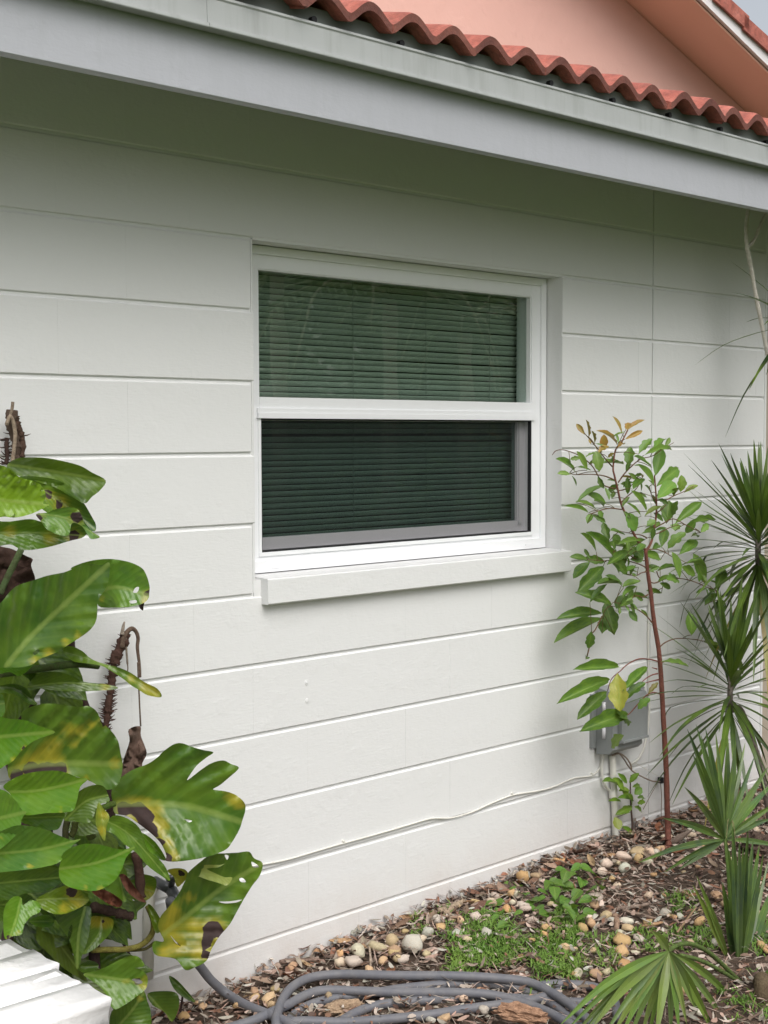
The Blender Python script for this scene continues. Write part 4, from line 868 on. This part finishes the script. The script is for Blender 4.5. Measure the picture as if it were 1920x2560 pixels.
# ================================================================== strap leaved canes at right
def blade(parent, pts, wid, col, nrm, fold=.25, name='leaf', m=None, n=9, peak=.3, edge=.12):
    p = cr(pts, max(2, n//(len(pts)-1))); k = len(p); O = wloc(parent); v, f, uvs = [], [], []
    for i, q in enumerate(p):
        t = i/(k-1); d = (p[min(i+1, k-1)]-p[max(i-1, 0)]).normalized(); sdv = d.cross(nrm).normalized(); nn = sdv.cross(d)
        wd = wid*.5*(min(1, edge+(1-edge)*t/peak) if t < peak else max(0, 1-((t-peak)/(1-peak))**1.6))+.0004
        for s in (-1, 0, 1): v.append(tuple(q+sdv*s*wd+nn*fold*wd*abs(s)-O)); uvs.append((t, .5+s*.5))
    for i in range(k-1):
        for j in (0, 1): f.append((i*3+j, i*3+j+1, i*3+j+4, i*3+j+3))
    me = bpy.data.meshes.new(name); me.from_pydata(v, [], f); u = me.uv_layers.new(name='UVMap')
    for lp in me.loops: u.data[lp.index].uv = uvs[lp.vertex_index]
    for pp in me.polygons: pp.use_smooth = False if fold > .3 else True
    me.materials.append(m or M['blade']); o = bpy.data.objects.new(name, me); COL.objects.link(o); o.parent = parent; o.color = (*col, 1); return o
def tuft(parent, c, N, Lm, seed, wid=.013, lean=Vector((0, 0, 1)), yl=0):
    rn = random.Random(seed)
    for i in range(N):
        u = (i+.5)/N; el = R(82)-u*R(140); az = i*2.39996+rn.uniform(-.3, .3)
        d = Vector((math.cos(az)*math.cos(el), math.sin(az)*math.cos(el)*.9, math.sin(el)))
        L = Lm*rn.uniform(.75, 1.1)*(1 if u > .15 else .8); s = c-Vector((0, 0, .16*u))
        dr = (.02+.16*max(0, u-.25))*L*rn.uniform(.4, 1.6)*math.cos(el)
        pts = [s, s+d*L*.35-Vector((0, 0, dr*.15)), s+d*L*.7-Vector((0, 0, dr*.8)), s+d*L-Vector((0, 0, dr*2.4))]
        for q in pts:
            if q.y > -.012: q.y = -.012-rn.uniform(0, .02)
        col = vary((.014, .036, .014), rn, .3) if rn.random() > .15 else vary((.04, .085, .02), rn, .2)
        if u > .93 and rn.random() < .3: col = (.28, .19, .05)
        blade(parent, pts, wid*1.45*rn.uniform(.8, 1.15), col, Vector((0, 0, 1)) if el < 1.2 else -fw, .25)
def cane_plant(c, base_dx, N, L, seed, wid, label, path=None):
    c = Vector(c); g = Vector((c.x+base_dx, c.y, 0)); g.z = gz(g.x, g.y)-.01
    o = tag(empty('strap_leaf_cane', g), label, 'cane plant', 'spiky cane plants along the wall')
    if N: tuft(o, c, N, L, seed, wid)
    stem(o, path or [g, g+(c-g)*.35+Vector((.03, 0, 0)), g+(c-g)*.75, c-Vector((0, 0, .14)), c], (.016, .010), M['bark'], (.22, .19, .165), 'cane', n=9, jit=.06, seed=seed)
    return o
cane_plant(P(1897, 1318, -.30), .17, 112, .42, 3, .016, 'spiky strap leaved cane plant with full tuft reaching past the right edge')
cane_plant(P(1828, 1677, -.32), .30, 82, .42, 8, .014, 'lower spiky cane plant with drooping dark leaves behind the fan palm')
c3 = P(1975, 745, -.34); g3 = Vector((c3.x+.12, -.34, gz(c3.x+.12, -.34)))
fk = P(1867, 612, -.22)
d3 = cane_plant(c3, .12, 22, .36, 12, .013, 'tall pale ringed cane with forked bare top under the eave at right')
stem(d3, [P(1960, 1250, -.25), P(1938, 980, -.23), P(1914, 860, -.22), P(1890, 740, -.22), P(1876, 660, -.22), fk, P(1866, 560, -.22), P(1872, 518, -.22)], (.0095, .0070), M['ringed'], (.72, .67, .61), 'cane', n=9, jit=.14, sub=9, seed=2)
stem(d3, [P(1871, 617, -.222), P(1884, 604, -.225), P(1898, 570, -.23), P(1918, 525, -.24), P(1935, 480, -.25)], (.0075, .006), M['ringed'], (.74, .69, .63), 'cane', n=9, jit=.14, sub=9, seed=4)
stem(d3, [g3, Vector((g3.x, -.32, .8)), P(1960, 1250, -.25)], (.018, .012), M['ringed'], (.6, .55, .5), 'cane', n=9, jit=.06)
# ================================================================== fan palm, lower right
ZU = lambda pts: zs(pts, 1400, 2080, 3.19)
pb = PG(1905, 2500); palm = tag(empty('fan_palm', pb), 'young fan palm with pleated green fans and a drooping leaf in the corner', 'palm')
FP1, FP2, FP3 = (.048, .088, .05), (.03, .06, .036), (.13, .18, .075)
def fan(h, tips, Yh, wid, cols, seed, sagd=.02, nrm=None, dY=.12):
    rn = random.Random(seed); hp_ = P(*h, Yh)
    for i, (tx, ty, *e) in enumerate(tips):
        Yt = Yh+(e[0] if e else rn.uniform(-dY, dY*.6)); B = P(tx, ty, min(Yt, -.05)); mid_ = (hp_+B)/2; L = (B-hp_).length
        up_s = Vector((0, 0, sagd*L*4))
        pts = [hp_, hp_*.7+B*.3+up_s*.2, hp_*.35+B*.65+up_s*.25, B]
        blade(palm, pts, wid*rn.uniform(.8, 1.15), vary(rn.choice(cols), rn, .2), nrm or (-fw+Vector((rn.uniform(-.5, .5), 0, rn.uniform(0, .6)))), .55, 'leaf_segment', n=9, peak=.38, edge=.08)
fan((1812, 2099), ZT([(1060,600),(1125,565),(1195,590),(1270,620),(1360,640),(1490,700),(1659,880),(1720,980),(1760,1130),(1700,1260),(1160,640),(1230,700),(1420,680),(1560,800),(1100,780),(1180,930),(1040,1030),(880,1260),(700,1590),(890,1660),(1000,1640),(1780,1480)]), -.62, .024, (FP1, FP1, FP2, (.09,.15,.07)), 1)
fan(ZU([(1425,1180)])[0], ZU([(1295,400),(1325,40),(1375,-60),(1430,60),(1500,-20),(1590,100),(1660,230),(1740,350),(1790,520),(1320,700),(1350,150),(1460,120),(1540,60),(1620,180)]), -.86, .027, (FP2, FP1, FP2), 2, dY=.08)
fan(ZU([(865,950)])[0], ZU([(0,1540),(110,1620),(240,1580),(330,1650),(420,1620),(540,1680),(650,1620),(760,1680),(880,1640),(1010,1530),(1070,1395),(1230,1620),(1390,1660),(1480,1500),(730,790),(60,1570),(180,1600),(480,1640),(700,1660),(950,1600),(1120,1500)]), -1.02, .024, (FP3, FP3, (.10,.17,.05), (.17,.22,.08)), 3, sagd=.05, dY=.10)
fan(ZU([(1530,1250)])[0], ZU([(1740,1050),(1800,1180),(1760,1400),(1700,1560),(1640,1640),(1560,1600)]), -.98, .022, (FP1, FP3), 4)
fan(ZU([(1360,1060)])[0], ZU([(1060,420),(1090,350)]), -.84, .020, ((.14,.19,.05), (.22,.22,.07)), 5, dY=.02)
def stalk(l, Y0, Y1, r=.0065, col=(.10,.16,.04)):
    k = len(l); stem(palm, [P(*q, Y0+(Y1-Y0)*i/(k-1)) for i, q in enumerate(ZU(l))], r, M['bark'], col, 'petiole', n=7)
stalk([(865,950),(930,905),(1010,890),(1100,910),(1200,970),(1300,1060),(1380,1140),(1480,1230),(1600,1330)], -1.02, -.95)
stalk([(960,985),(1080,1010),(1200,1060),(1340,1140),(1470,1220),(1560,1290)], -1.0, -.95, .006, (.12,.19,.05))
stalk([(1318,60),(1340,300),(1370,700),(1410,1000),(1440,1180),(1520,1280)], -.62, -.92, .006)
stalk([(1430,1170),(1500,1250),(1600,1340)], -.86, -.93)
stem(palm, [pb-Vector((0, 0, .03)), pb+Vector((0, 0, .06)), P(*ZU([(1560,1300)])[0], -.93)], (.03, .014), M['bark'], (.13, .10, .06), 'crown_base', n=10, jit=.15)
for (a, bb, c2, d) in ((1340,-60,1325,10),(1355,-50,1380,30),(1345,-40,1400,20)):
    stem(palm, [P(*ZU([(a, bb)])[0], -.62), P(*ZU([((a+c2)/2+8, bb-40)])[0], -.64), P(*ZU([(c2, d+60)])[0], -.66)], .0008, M['bark'], (.35,.30,.15), 'fibre', n=4)
# ================================================================== ground litter
rn = random.Random(40)
def stone_mesh(k):
    r2 = random.Random(k); bm = bmesh.new(); bmesh.ops.create_icosphere(bm, subdivisions=2, radius=.5)
    sx, sy, sz = 1, r2.uniform(.65, .9), r2.uniform(.5, .75); o = Vector((k*3.3, 0, 0))
    for v in bm.verts:
        n = noise.noise(v.co*2.6+o)*.42+noise.noise(v.co*5+o)*.16
        v.co = Vector((v.co.x*sx, v.co.y*sy, v.co.z*sz))*(1+n)
        if k % 3 == 0: v.co.z = max(min(v.co.z, .22), -.22)
    me = bpy.data.meshes.new('stone'); bm.to_mesh(me); bm.free(); me.materials.append(M['stone'])
    for p in me.polygons: p.use_smooth = True
    return me
def where(p):
    if p.y > -.13: return 'at the wall foot left of the hose top' if p.x < 2.6 else 'at the wall foot under the window' if p.x < 3.4 else 'at the wall foot near the conduit' if p.x < 4.1 else 'at the wall foot behind the sapling'
    if p.x < 2.75: return 'close by the coiled hose'
    if p.x < 3.3: return 'between the hose and the wall' if p.y > -.45 else 'near the wood chunk at the bottom'
    if p.x < 3.9: return 'in and around the grass patch' if p.y > -.55 else 'under the drooping palm fan'
    return 'on the bare litter below the sapling' if p.y > -.5 else 'beside the upright palm fan'
SM = [stone_mesh(k) for k in range(10)]
ZV = lambda pts: zs(pts, 960, 2080, 3.456)
ZW = lambda pts: zs(pts, 440, 2100, 2.9625)
STN = [(*q[:2], q[2]/3.456) for q in ZV([(70,990,70),(90,1070,75),(240,1020,115),(170,1135,65),(370,1090,65),(375,905,75),(490,860,55),(320,960,60),(660,800,50),(600,790,36),(465,790,70),(800,780,75),(880,910,65),(800,650,66),(930,660,60),(1110,640,44),(1200,670,66),(1060,700,60),(1200,430,85),(1310,420,70),(1280,800,66),(1400,865,55),(1390,920,45),(1570,1040,72),(1640,1050,44),(1440,650,38),(740,1110,44),(1380,1030,28),(470,1050,30),(180,890,45),(1650,1260,56),(1480,530,50),(1110,560,50),(960,590,66),(10,1040,56),(685,1475,55)])]
STN += [(*q[:2], q[2]/2.9625) for q in ZW([(1500,840,85),(1350,860,85),(1600,790,80),(1610,860,66),(1320,940,85),(1220,940,56),(1530,925,44),(690,1210,72),(580,1200,50),(735,1135,45),(455,1260,50),(60,1340,55),(1640,910,44)])]
STN += [(*q[:2], q[2]/3.19) for q in ZU([(505,235,85),(620,200,72),(370,290,68),(510,320,56),(455,270,40),(700,270,56),(720,185,56),(800,165,50),(455,455,46),(285,570,75),(190,565,46),(280,615,60),(250,760,62),(185,800,56),(530,745,62),(540,800,62),(370,700,60),(700,750,50),(870,690,34),(915,705,28),(960,705,46),(490,905,90),(45,965,64),(490,990,72),(600,990,50),(140,1165,68),(290,1170,62),(370,1150,50),(510,1090,66),(480,850,56),(1250,540,66),(1540,430,80),(1110,750,60),(1120,660,30),(1040,50,50),(1560,560,60),(1600,930,50),(1120,1480,45)])]
SC = [(.55,.41,.25),(.60,.47,.31),(.50,.32,.15),(.62,.52,.40),(.42,.28,.18),(.66,.59,.50),(.54,.37,.19),(.50,.45,.40)]
for i in range(150):
    a, bb = rn.uniform(1.9, 5.0), -rn.uniform(.02, 1.3); STN.append((a, bb, None))
for i, (x, y, d) in enumerate(STN):
    if d is None: p = Vector((x, y, gz(x, y))); s = rn.uniform(.018, .042)
    else: p = PG(x, y, .008); s = d*(p-CAM).dot(fw)/F_PX*1.72
    o = link('stone', SM[i % 10], None, (p.x, min(p.y, -s*.45), gz(p.x, p.y)+s*.19+.015), vary(rn.choice(SC), rn, .15))
    o.rotation_euler = (rn.uniform(-.4, .4), rn.uniform(-.4, .4), rn.uniform(0, 6.3)); o.scale = (s, s, s)
    cc = o.color; tone = 'pale cream' if cc[2] > .44 else 'warm tan' if cc[2] > .24 else 'ochre brown'
    tag(o, '%s %s pebble lying %s' % ('larger' if s > .045 else 'mid sized' if s > .03 else 'small', tone, where(o.location)), 'stone', 'pebbles in the leaf litter')
# loose dry leaves
def dry_mesh(k):
    r2 = random.Random(k+90); b = MB(); n, NS = 7, 5; cu = r2.uniform(.4, 1.6)*r2.choice((1, 1, -1)); be = r2.uniform(-.3, .5); tw = r2.uniform(-.8, .8)
    for i in range(n+1):
        t = i/n; wd = .21*math.sin(math.pi*t)**.8*(1+.15*r2.uniform(-1, 1))+.008
        for j in range(NS):
            s = j/(NS-1)*2-1; q = s*cu+tw*(t-.5)
            b.v.append((t-.5, wd*math.sin(q)/max(.3, abs(cu)), wd*(1-math.cos(q))*.9/max(.5, abs(cu))+be*(t-.5)**2+.02*r2.uniform(-1, 1)))
    b.f = [(i*NS+j, i*NS+j+1, (i+1)*NS+j+1, (i+1)*NS+j) for i in range(n) for j in range(NS-1)]
    return b.mesh('dry_leaf', M['dry'], smooth=True)
DM = [dry_mesh(k) for k in range(9)]
DC = [(.26,.16,.11),(.34,.23,.16),(.20,.11,.075),(.42,.32,.24),(.30,.13,.07),(.16,.095,.07),(.38,.27,.20),(.46,.30,.17)]
def in_bed(x, y): return True
for i in range(230):
    x = rn.uniform(1.9, 5.4); y = -abs(rn.gauss(0, .45))-.02
    if rn.random() < .3: y = -rn.uniform(.02, .12)
    if 2.9 < x < 3.9 and -.75 < y < -.25 and rn.random() < .7: x += 1.2
    s = rn.uniform(.035, .085)
    o = link('dry_leaf', DM[i % 9], None, (x, min(y, -.03), gz(x, y)+.012+rn.uniform(0, .012)), vary(rn.choice(DC), rn, .2)); o.scale = (s, s*rn.uniform(.8, 1.2), s)
    o.rotation_euler = (rn.uniform(-.5, .5), rn.uniform(-.4, .4), rn.uniform(0, 6.3))
    tag(o, 'curled %s dry leaf %s' % ('reddish' if o.color[0] > 2*o.color[1] else 'pale' if o.color[0] > .33 else 'brown' if o.color[0] > .22 else 'dark brown', where(o.location)), 'dry leaf', 'dry leaves strewn on the ground')
big = PG(*ZU([(955, 60)])[0], .03)
o = link('dry_leaf', DM[2], None, big, (.50, .40, .34)); o.scale = (.13, .12, .1); o.rotation_euler = (.6, .7, 1.9); tag(o, 'large pale curled dry leaf at the foot of the sapling', 'dry leaf')
# sticks and wood
def stick(l, r, col, label, zf, name='stick', dz=.015, jit=.12):
    q = [PG(*zf([a])[0], dz) for a in l]; p = cr(q, 5); k = len(p)
    o = MB().tube(p, [r*(1-.3*i/k)*(1+jit*rn.uniform(-1, 1)) for i in range(k)], 7).top(name, M['bark'], p[0], smooth=True, col=col); tag(o, label, 'stick', 'sticks on the ground'); return o
TW_ = (.30, .22, .17)
stick([(325,745),(390,680),(460,605)], .008, (.36,.28,.23), 'grey brown stick leaning between pebbles left of the palm', ZU)
stick([(460,612),(580,595),(720,570)], .007, (.34,.26,.21), 'long dry stick pointing right among pebbles', ZU)
stick([(500,620),(640,660),(820,705)], .006, TW_, 'thin stick crossing below the long dry stick', ZU)
stick([(440,670),(455,720),(450,775)], .011, (.36,.24,.17), 'short thick stub of wood between the tan pebbles', ZU, dz=.02)
stick([(410,770),(560,820),(700,862)], .005, TW_, 'thin twig under the stub of wood', ZU)
stick([(935,800),(1010,700),(1088,600)], .004, (.36,.25,.15), 'thin tan twig leaning toward the palm', ZU, dz=.03)
stick([(240,60),(350,90),(480,150)], .003, (.10,.07,.06), 'thin dark twig by the foot of the conduit', ZU)
stick([(300,1040),(500,1040),(740,1020)], .005, TW_, 'long straight twig below the pale flat pebble', ZU)
stick([(470,690),(520,680),(545,700),(600,650),(690,600)], .013, (.44,.34,.24), 'thick tan crooked branch piece near the wall', ZV, dz=.02)
stick([(570,770),(575,730),(560,700)], .009, (.42,.33,.24), 'short tan branch stub by the crooked branch', ZV, dz=.02)
stick([(770,905),(900,890),(1060,885)], .008, (.28,.20,.16), 'broken brown stick lying against the wall base', ZW, dz=.02)
stick([(1130,870),(1300,800),(1480,740),(1620,690)], .006, (.24,.17,.13), 'long brown twig along the wall base', ZW, dz=.02)
stick([(1430,780),(1440,860),(1440,940)], .004, (.45,.36,.28), 'pale short twig standing among the pebbles', ZW, dz=.03)
stick([(870,950),(930,975),(1000,1000)], .007, (.42,.31,.24), 'pinkish broken twig near the hose', ZW, dz=.02)
for i in range(26):
    x, y, a, L = rn.uniform(2.2, 5), -rn.uniform(.03, 1.2), rn.uniform(0, 3.1), rn.uniform(.05, .16)
    e = Vector((math.cos(a), math.sin(a)*.7, 0))*L; p0 = Vector((x, y, 0)); pts = []
    for t in (0, .5, 1): q = p0+e*t+Vector((rn.uniform(-.01, .01), rn.uniform(-.01, .01), 0)); q.y = min(q.y, -.01); q.z = gz(q.x, q.y)+.016; pts.append(q)
    pts = cr(pts, 4); o = MB().tube(pts, rn.uniform(.0018, .0045), 6).top('stick', M['bark'], pts[0], smooth=True, col=vary(TW_, rn, .3)); tag(o, '%s thin brown twig %s' % ('longer' if L > .11 else 'short', where(p0)), 'stick', 'small twigs in the litter')
def wood_chunk(c, L, W_, H_, rz, col, label, seed):
    bm = bmesh.new(); bmesh.ops.create_icosphere(bm, subdivisions=4, radius=.5); o_ = Vector((seed*5., 0, 0))
    for v in bm.verts:
        a = v.co.copy(); g = noise.noise(Vector((a.x*1.5, a.y*9, a.z*9))+o_)*.35+noise.noise(a*5+o_)*.28+noise.noise(Vector((a.x*3, a.y*22, a.z*22))+o_)*.12
        v.co = Vector((a.x*L, a.y*W_*(1+.5*noise.noise(Vector((a.x*4, 0, seed)))), a.z*H_))*(1+g)
    me = bpy.data.meshes.new('wood_chunk'); bm.to_mesh(me); bm.free(); me.materials.append(M['bark'])
    o = link('wood_chunk', me, None, c, col); o.rotation_euler = (0, .12, rz); tag(o, label, 'wood')
q = PG(*ZV([(1190, 1570)])[0], .05); wood_chunk(q, .125, .05, .045, -.95, (.42, .25, .16), 'rotting reddish brown chunk of wood lying on the coiled hose', 1)
q = PG(*ZW([(1260, 1245)])[0], .012); wood_chunk(q, .13, .05, .035, -.2, (.42, .30, .20), 'tan piece of weathered wood inside the hose coil', 2)
q = PG(1800, 2140, .02); wood_chunk(PG(1890, 2110, .03), .16, .1, .08, .4, (.10, .07, .055), 'dark rotting stump behind the fan palm', 3)
# matted litter
def litter():
    r2 = random.Random(77); v, f, c = [], [], []
    PAL = [(.66,.58,.50),(.42,.31,.25),(.50,.42,.35),(.20,.135,.10),(.42,.33,.265),(.12,.08,.065),(.52,.43,.36),(.27,.14,.09),(.36,.275,.22)]
    def add(p, L, wd, col, curl):
        a, ti, ro = r2.uniform(0, 6.28), r2.gauss(0, .3), r2.gauss(0, .5); n = len(v)
        d = Vector((math.cos(a)*math.cos(ti), math.sin(a)*math.cos(ti), math.sin(ti))); s = Vector((-math.sin(a), math.cos(a), ro)).normalized(); u = d.cross(s)
        for t, k in ((-.5, .35), (-.15, 1), (.2, .9), (.5, .15)):
            for sg in (-1, 1):
                q = p+d*L*t+s*wd*.5*k*sg+u*(curl*L*(t*t)+abs(curl)*.2*wd); q.y = min(q.y, -.002); v.append(tuple(q)); c.append(col)
        for i in range(3): f.append((n+2*i, n+2*i+1, n+2*i+3, n+2*i+2))
    for i in range(32000):
        x = r2.uniform(1.6, 5.6); y = -r2.random()**1.25*1.7-.004
        p = Vector((x, y, gz(x, y)+r2.random()**1.5*.032+(.006*math.exp(y*14)*r2.random())))
        k = r2.random()
        if k < .45: add(p, r2.uniform(.02, .07), r2.uniform(.0015, .004), vary(r2.choice(PAL), r2, .25), r2.uniform(-.3, .3))
        else: add(p, r2.uniform(.012, .045), r2.uniform(.005, .016), vary(r2.choice(PAL), r2, .25), r2.uniform(-.8, .8))
    me = bpy.data.meshes.new('leaf_litter'); me.from_pydata(v, [], f); pg = me.color_attributes.new('pig', 'FLOAT_COLOR', 'POINT')
    pg.data.foreach_set('color', [z for q in c for z in (*q, 1)])
    me.materials.append(M['litter']); tag(link('leaf_litter', me), 'matted brown leaf litter and twigs covering the soil', 'leaf litter', kind='stuff')
litter()
# low grass
def grass():
    r2 = random.Random(5); v, f = [], []
    areas = [(ZV, 560, 1659, 900, 1230, 1000), (ZV, 700, 1659, 700, 900, 420), (ZV, 250, 620, 640, 900, 40), (ZU, 0, 470, 830, 1180, 110), (ZU, 600, 1250, 760, 960, 110), (ZU, 850, 1100, 480, 680, 50), (ZU, 0, 200, 640, 860, 60), (ZV, 1250, 1480, 1290, 1420, 26), (ZU, 1480, 1720, 700, 1150, 60), (ZU, 1250, 1700, 1250, 1500, 40)]
    for zf, x0, x1, y0, y1, N in areas:
        for i in range(N):
            q = PG(*zf([(r2.uniform(x0, x1), r2.uniform(y0, y1))])[0], .014); 
            if noise.noise(Vector((q.x*5, q.y*5, 3))) < -.38+.25*r2.random(): continue
            for k in range(r2.randint(3, 7)):
                a = r2.uniform(0, 6.28); L = r2.uniform(.016, .042); l = r2.uniform(.5, 2.2); wd = r2.uniform(.0010, .0024)
                d = Vector((math.cos(a)*l, math.sin(a)*l, 1)).normalized(); s = Vector((-math.sin(a), math.cos(a), 0)); n = len(v)
                p = q+Vector((r2.uniform(-.012, .012), r2.uniform(-.012, .012), 0)); m_ = p+d*L*.55; e = p+d*L-Vector((0, 0, L*.25*l))
                for z, ww in ((p, .8), (m_, 1), (e, .1)): v += [tuple(z-s*wd*ww), tuple(z+s*wd*ww)]
                f += [(n, n+1, n+3, n+2), (n+2, n+3, n+5, n+4)]
    b = MB(); b.v, b.f = v, f; me = bpy.data.meshes.new('grass'); me.from_pydata(v, [], f); me.materials.append(M['green_stuff'])
    tag(link('grass', me), 'short sparse green grass growing through the litter', 'grass', kind='stuff')
grass()
# broad leaved weeds
WL = [leaf_template('leaf', M['weed'], 1, .0, .18, .25, n=8, seed=20+k, peak=.36, point=.85) for k in range(3)]
def weed(label, base, zf, sc_, leaves, hmin, hmax, wr=.72):
    g = PG(*zf([base])[0]); o = tag(empty('leafy_weed', g), label, 'weed', 'broad leaved weeds')
    for (a, bb, L) in leaves:
        h = rn.uniform(hmin, hmax); c = PG(*zf([(a, bb)])[0], h); an = rn.uniform(0, 6.28); l = L/sc_*(c-CAM).dot(fw)/F_PX*1.5
        d = Vector((math.cos(an), math.sin(an), rn.uniform(-.5, .1))).normalized()
        place_leaf(o, rn.choice(WL), c-d*l*.5, c+d*l*.5, l*wr, vary((.065, .17, .025), rn, .25), rn.uniform(-.3, .3), nhint=Vector((rn.uniform(-.3, .2), -.35, 1)))
        s = c-d*l*.5; q = Vector((s.x*.8+g.x*.2, s.y*.8+g.y*.2, 0)); q.z = gz(q.x, q.y); stem(o, [q, (q+s)/2+Vector((0, 0, .005)), s], .0009, M['bark'], (.08,.14,.03), 'stem', sub=2, n=4)
weed('clump of heart leaved green weeds beside the pebbles left of the fallen leaves', (150, 560), ZU, 3.19, [(40,350,90),(130,285,80),(215,290,80),(65,440,95),(175,400,90),(240,465,95),(335,370,95),(320,430,90),(290,515,90),(130,500,90),(30,545,80),(130,590,90),(240,640,85),(160,690,70),(90,650,70),(-20,400,80),(-40,480,90),(10,300,70),(270,330,70),(200,540,80),(60,600,60)], .02, .075)
weed('scattered small green weeds creeping between pebbles below the wall', (960, 680), ZV, 3.456, [(905,620,75),(985,615,80),(1000,680,80),(930,715,85),(880,650,60),(960,740,60),(1020,805,85),(1150,450,90),(1090,495,80),(1065,455,70),(1200,525,100),(1290,580,80),(1250,620,80),(1330,655,90),(1390,700,90),(1290,660,70),(1440,700,80),(1350,580,70),(1160,700,60)], .01, .04)
weed('green weeds spreading at the edge of the grass patch', (1560, 560), ZV, 3.456, [(1500,350,90),(1600,380,90),(1490,440,100),(1580,480,100),(1640,310,80),(1420,460,90),(1500,600,90),(1560,600,80),(1620,590,90),(1540,660,80),(1640,690,80),(1380,520,80),(1560,740,70)], .01, .05)
# ================================================================== garden behind the camera, seen only mirrored in the window
def garden_tree(loc, H_, rad, seed, label, col, N=2600, ls=.16):
    r2 = random.Random(seed); o = tag(empty('garden_tree', loc), label, 'tree'); L = Vector(loc)
    stem(o, [L, L+Vector((.1, 0, H_*.3)), L+Vector((-.1, .1, H_*.7))], (.16, .06), M['bark'], (.20, .17, .14), 'trunk', n=10)
    v, f = [], []; cl = [(Vector((r2.gauss(0, rad*.45), r2.gauss(0, rad*.45), H_*.62+r2.gauss(0, H_*.18))), rad*r2.uniform(.3, .55)) for _ in range(14)]
    for i in range(N):
        c, r_ = r2.choice(cl); d = Vector((r2.gauss(0, 1), r2.gauss(0, 1), r2.gauss(0, 1))).normalized(); p = c+d*r_*r2.uniform(.6, 1.05)
        a = Vector((r2.gauss(0, 1), r2.gauss(0, 1), r2.gauss(0, .5))).normalized(); b_ = a.cross(d).normalized(); s = ls*r2.uniform(.6, 1.3); n = len(v)
        v += [tuple(p-a*s*.5), tuple(p+b_*s*.22), tuple(p+a*s*.5), tuple(p-b_*s*.22)]; f.append((n, n+1, n+2, n+3))
    me = bpy.data.meshes.new('crown'); me.from_pydata(v, [], f); me.materials.append(M['tree_leaf']); link('crown', me, o, L, col)
M['tree_leaf'] = simple('tree_leaf', None, .5, .4, nz=(3, .5, (.03, .07, .015)), objcol=True)
for i, (x, y, h, r_, s) in enumerate(((9.5, -8.5, 6.5, 2.6, 1), (13.0, -9.5, 7, 3.0, 2), (12, -13, 8, 3.2, 3), (16, -12, 8, 3.4, 4), (7.2, -10.5, 6.5, 2.6, 5), (18.5, -9.5, 7.5, 3.2, 6))):
    garden_tree((x, y, -.05), h, r_, s, ('broad dark tree mirrored in the left of the upper pane', 'broad dark tree mirrored in the middle of the panes', 'tall tree mirrored behind the palm fronds', 'far tree mirrored at the right of the panes', 'tree mirrored at the left edge of the panes', 'bushy tree mirrored at the far right of the panes')[i], ((.05,.09,.03), (.06,.10,.03), (.05,.08,.03), (.07,.11,.035), (.05,.085,.03), (.06,.10,.03))[i], 4200, .30)
def garden_palm(loc, H_, seed, label):
    r2 = random.Random(seed); L = Vector(loc); o = tag(empty('garden_palm', L), label, 'palm tree'); c = L+Vector((0, 0, H_))
    stem(o, [L, L+Vector((.05, 0, H_*.5)), c], (.09, .06), M['bark'], (.62, .57, .50), 'trunk', n=10, jit=.05)
    for i in range(15):
        az = i*2.4; l = r2.uniform(1.2, 1.7); e = r2.uniform(.1, 1.0); d = Vector((math.cos(az), math.sin(az), e)).normalized()
        pts = [c, c+d*l*.4, c+d*l*.75-Vector((0, 0, .15*l)), c+d*l-Vector((0, 0, .55*l))]
        mdl = cr(pts, 6); v, f = [], []; side = d.cross(Vector((0, 0, 1))).normalized()
        for k, q in enumerate(mdl):
            t = k/(len(mdl)-1); ll = .38*math.sin(math.pi*(.12+.8*t))
            for sg in (-1, 1):
                n = len(v); w_ = d*.022; tip = q+side*sg*ll+d*ll*.45-Vector((0, 0, ll*.45)); v += [tuple(q-w_), tuple(q+w_), tuple(tip)]; f.append((n, n+1, n+2))
        me = bpy.data.meshes.new('frond'); me.from_pydata(v, [], f); me.materials.append(M['tree_leaf']); link('frond', me, o, Vector(), (.30, .36, .20)).location = -L
        stem(o, pts, (.018, .006), M['bark'], (.58, .56, .40), 'frond_stalk', n=5, sub=4)
garden_palm((7.4, -4.6, -.05), 2.75, 1, 'pale trunked palm mirrored in the middle of the upper pane')
garden_palm((8.5, -4.8, -.05), 2.55, 2, 'shorter palm mirrored in the right of the upper pane')
garden_palm((6.9, -5.4, -.05), 3.1, 3, 'taller palm mirrored in the left of the upper pane')
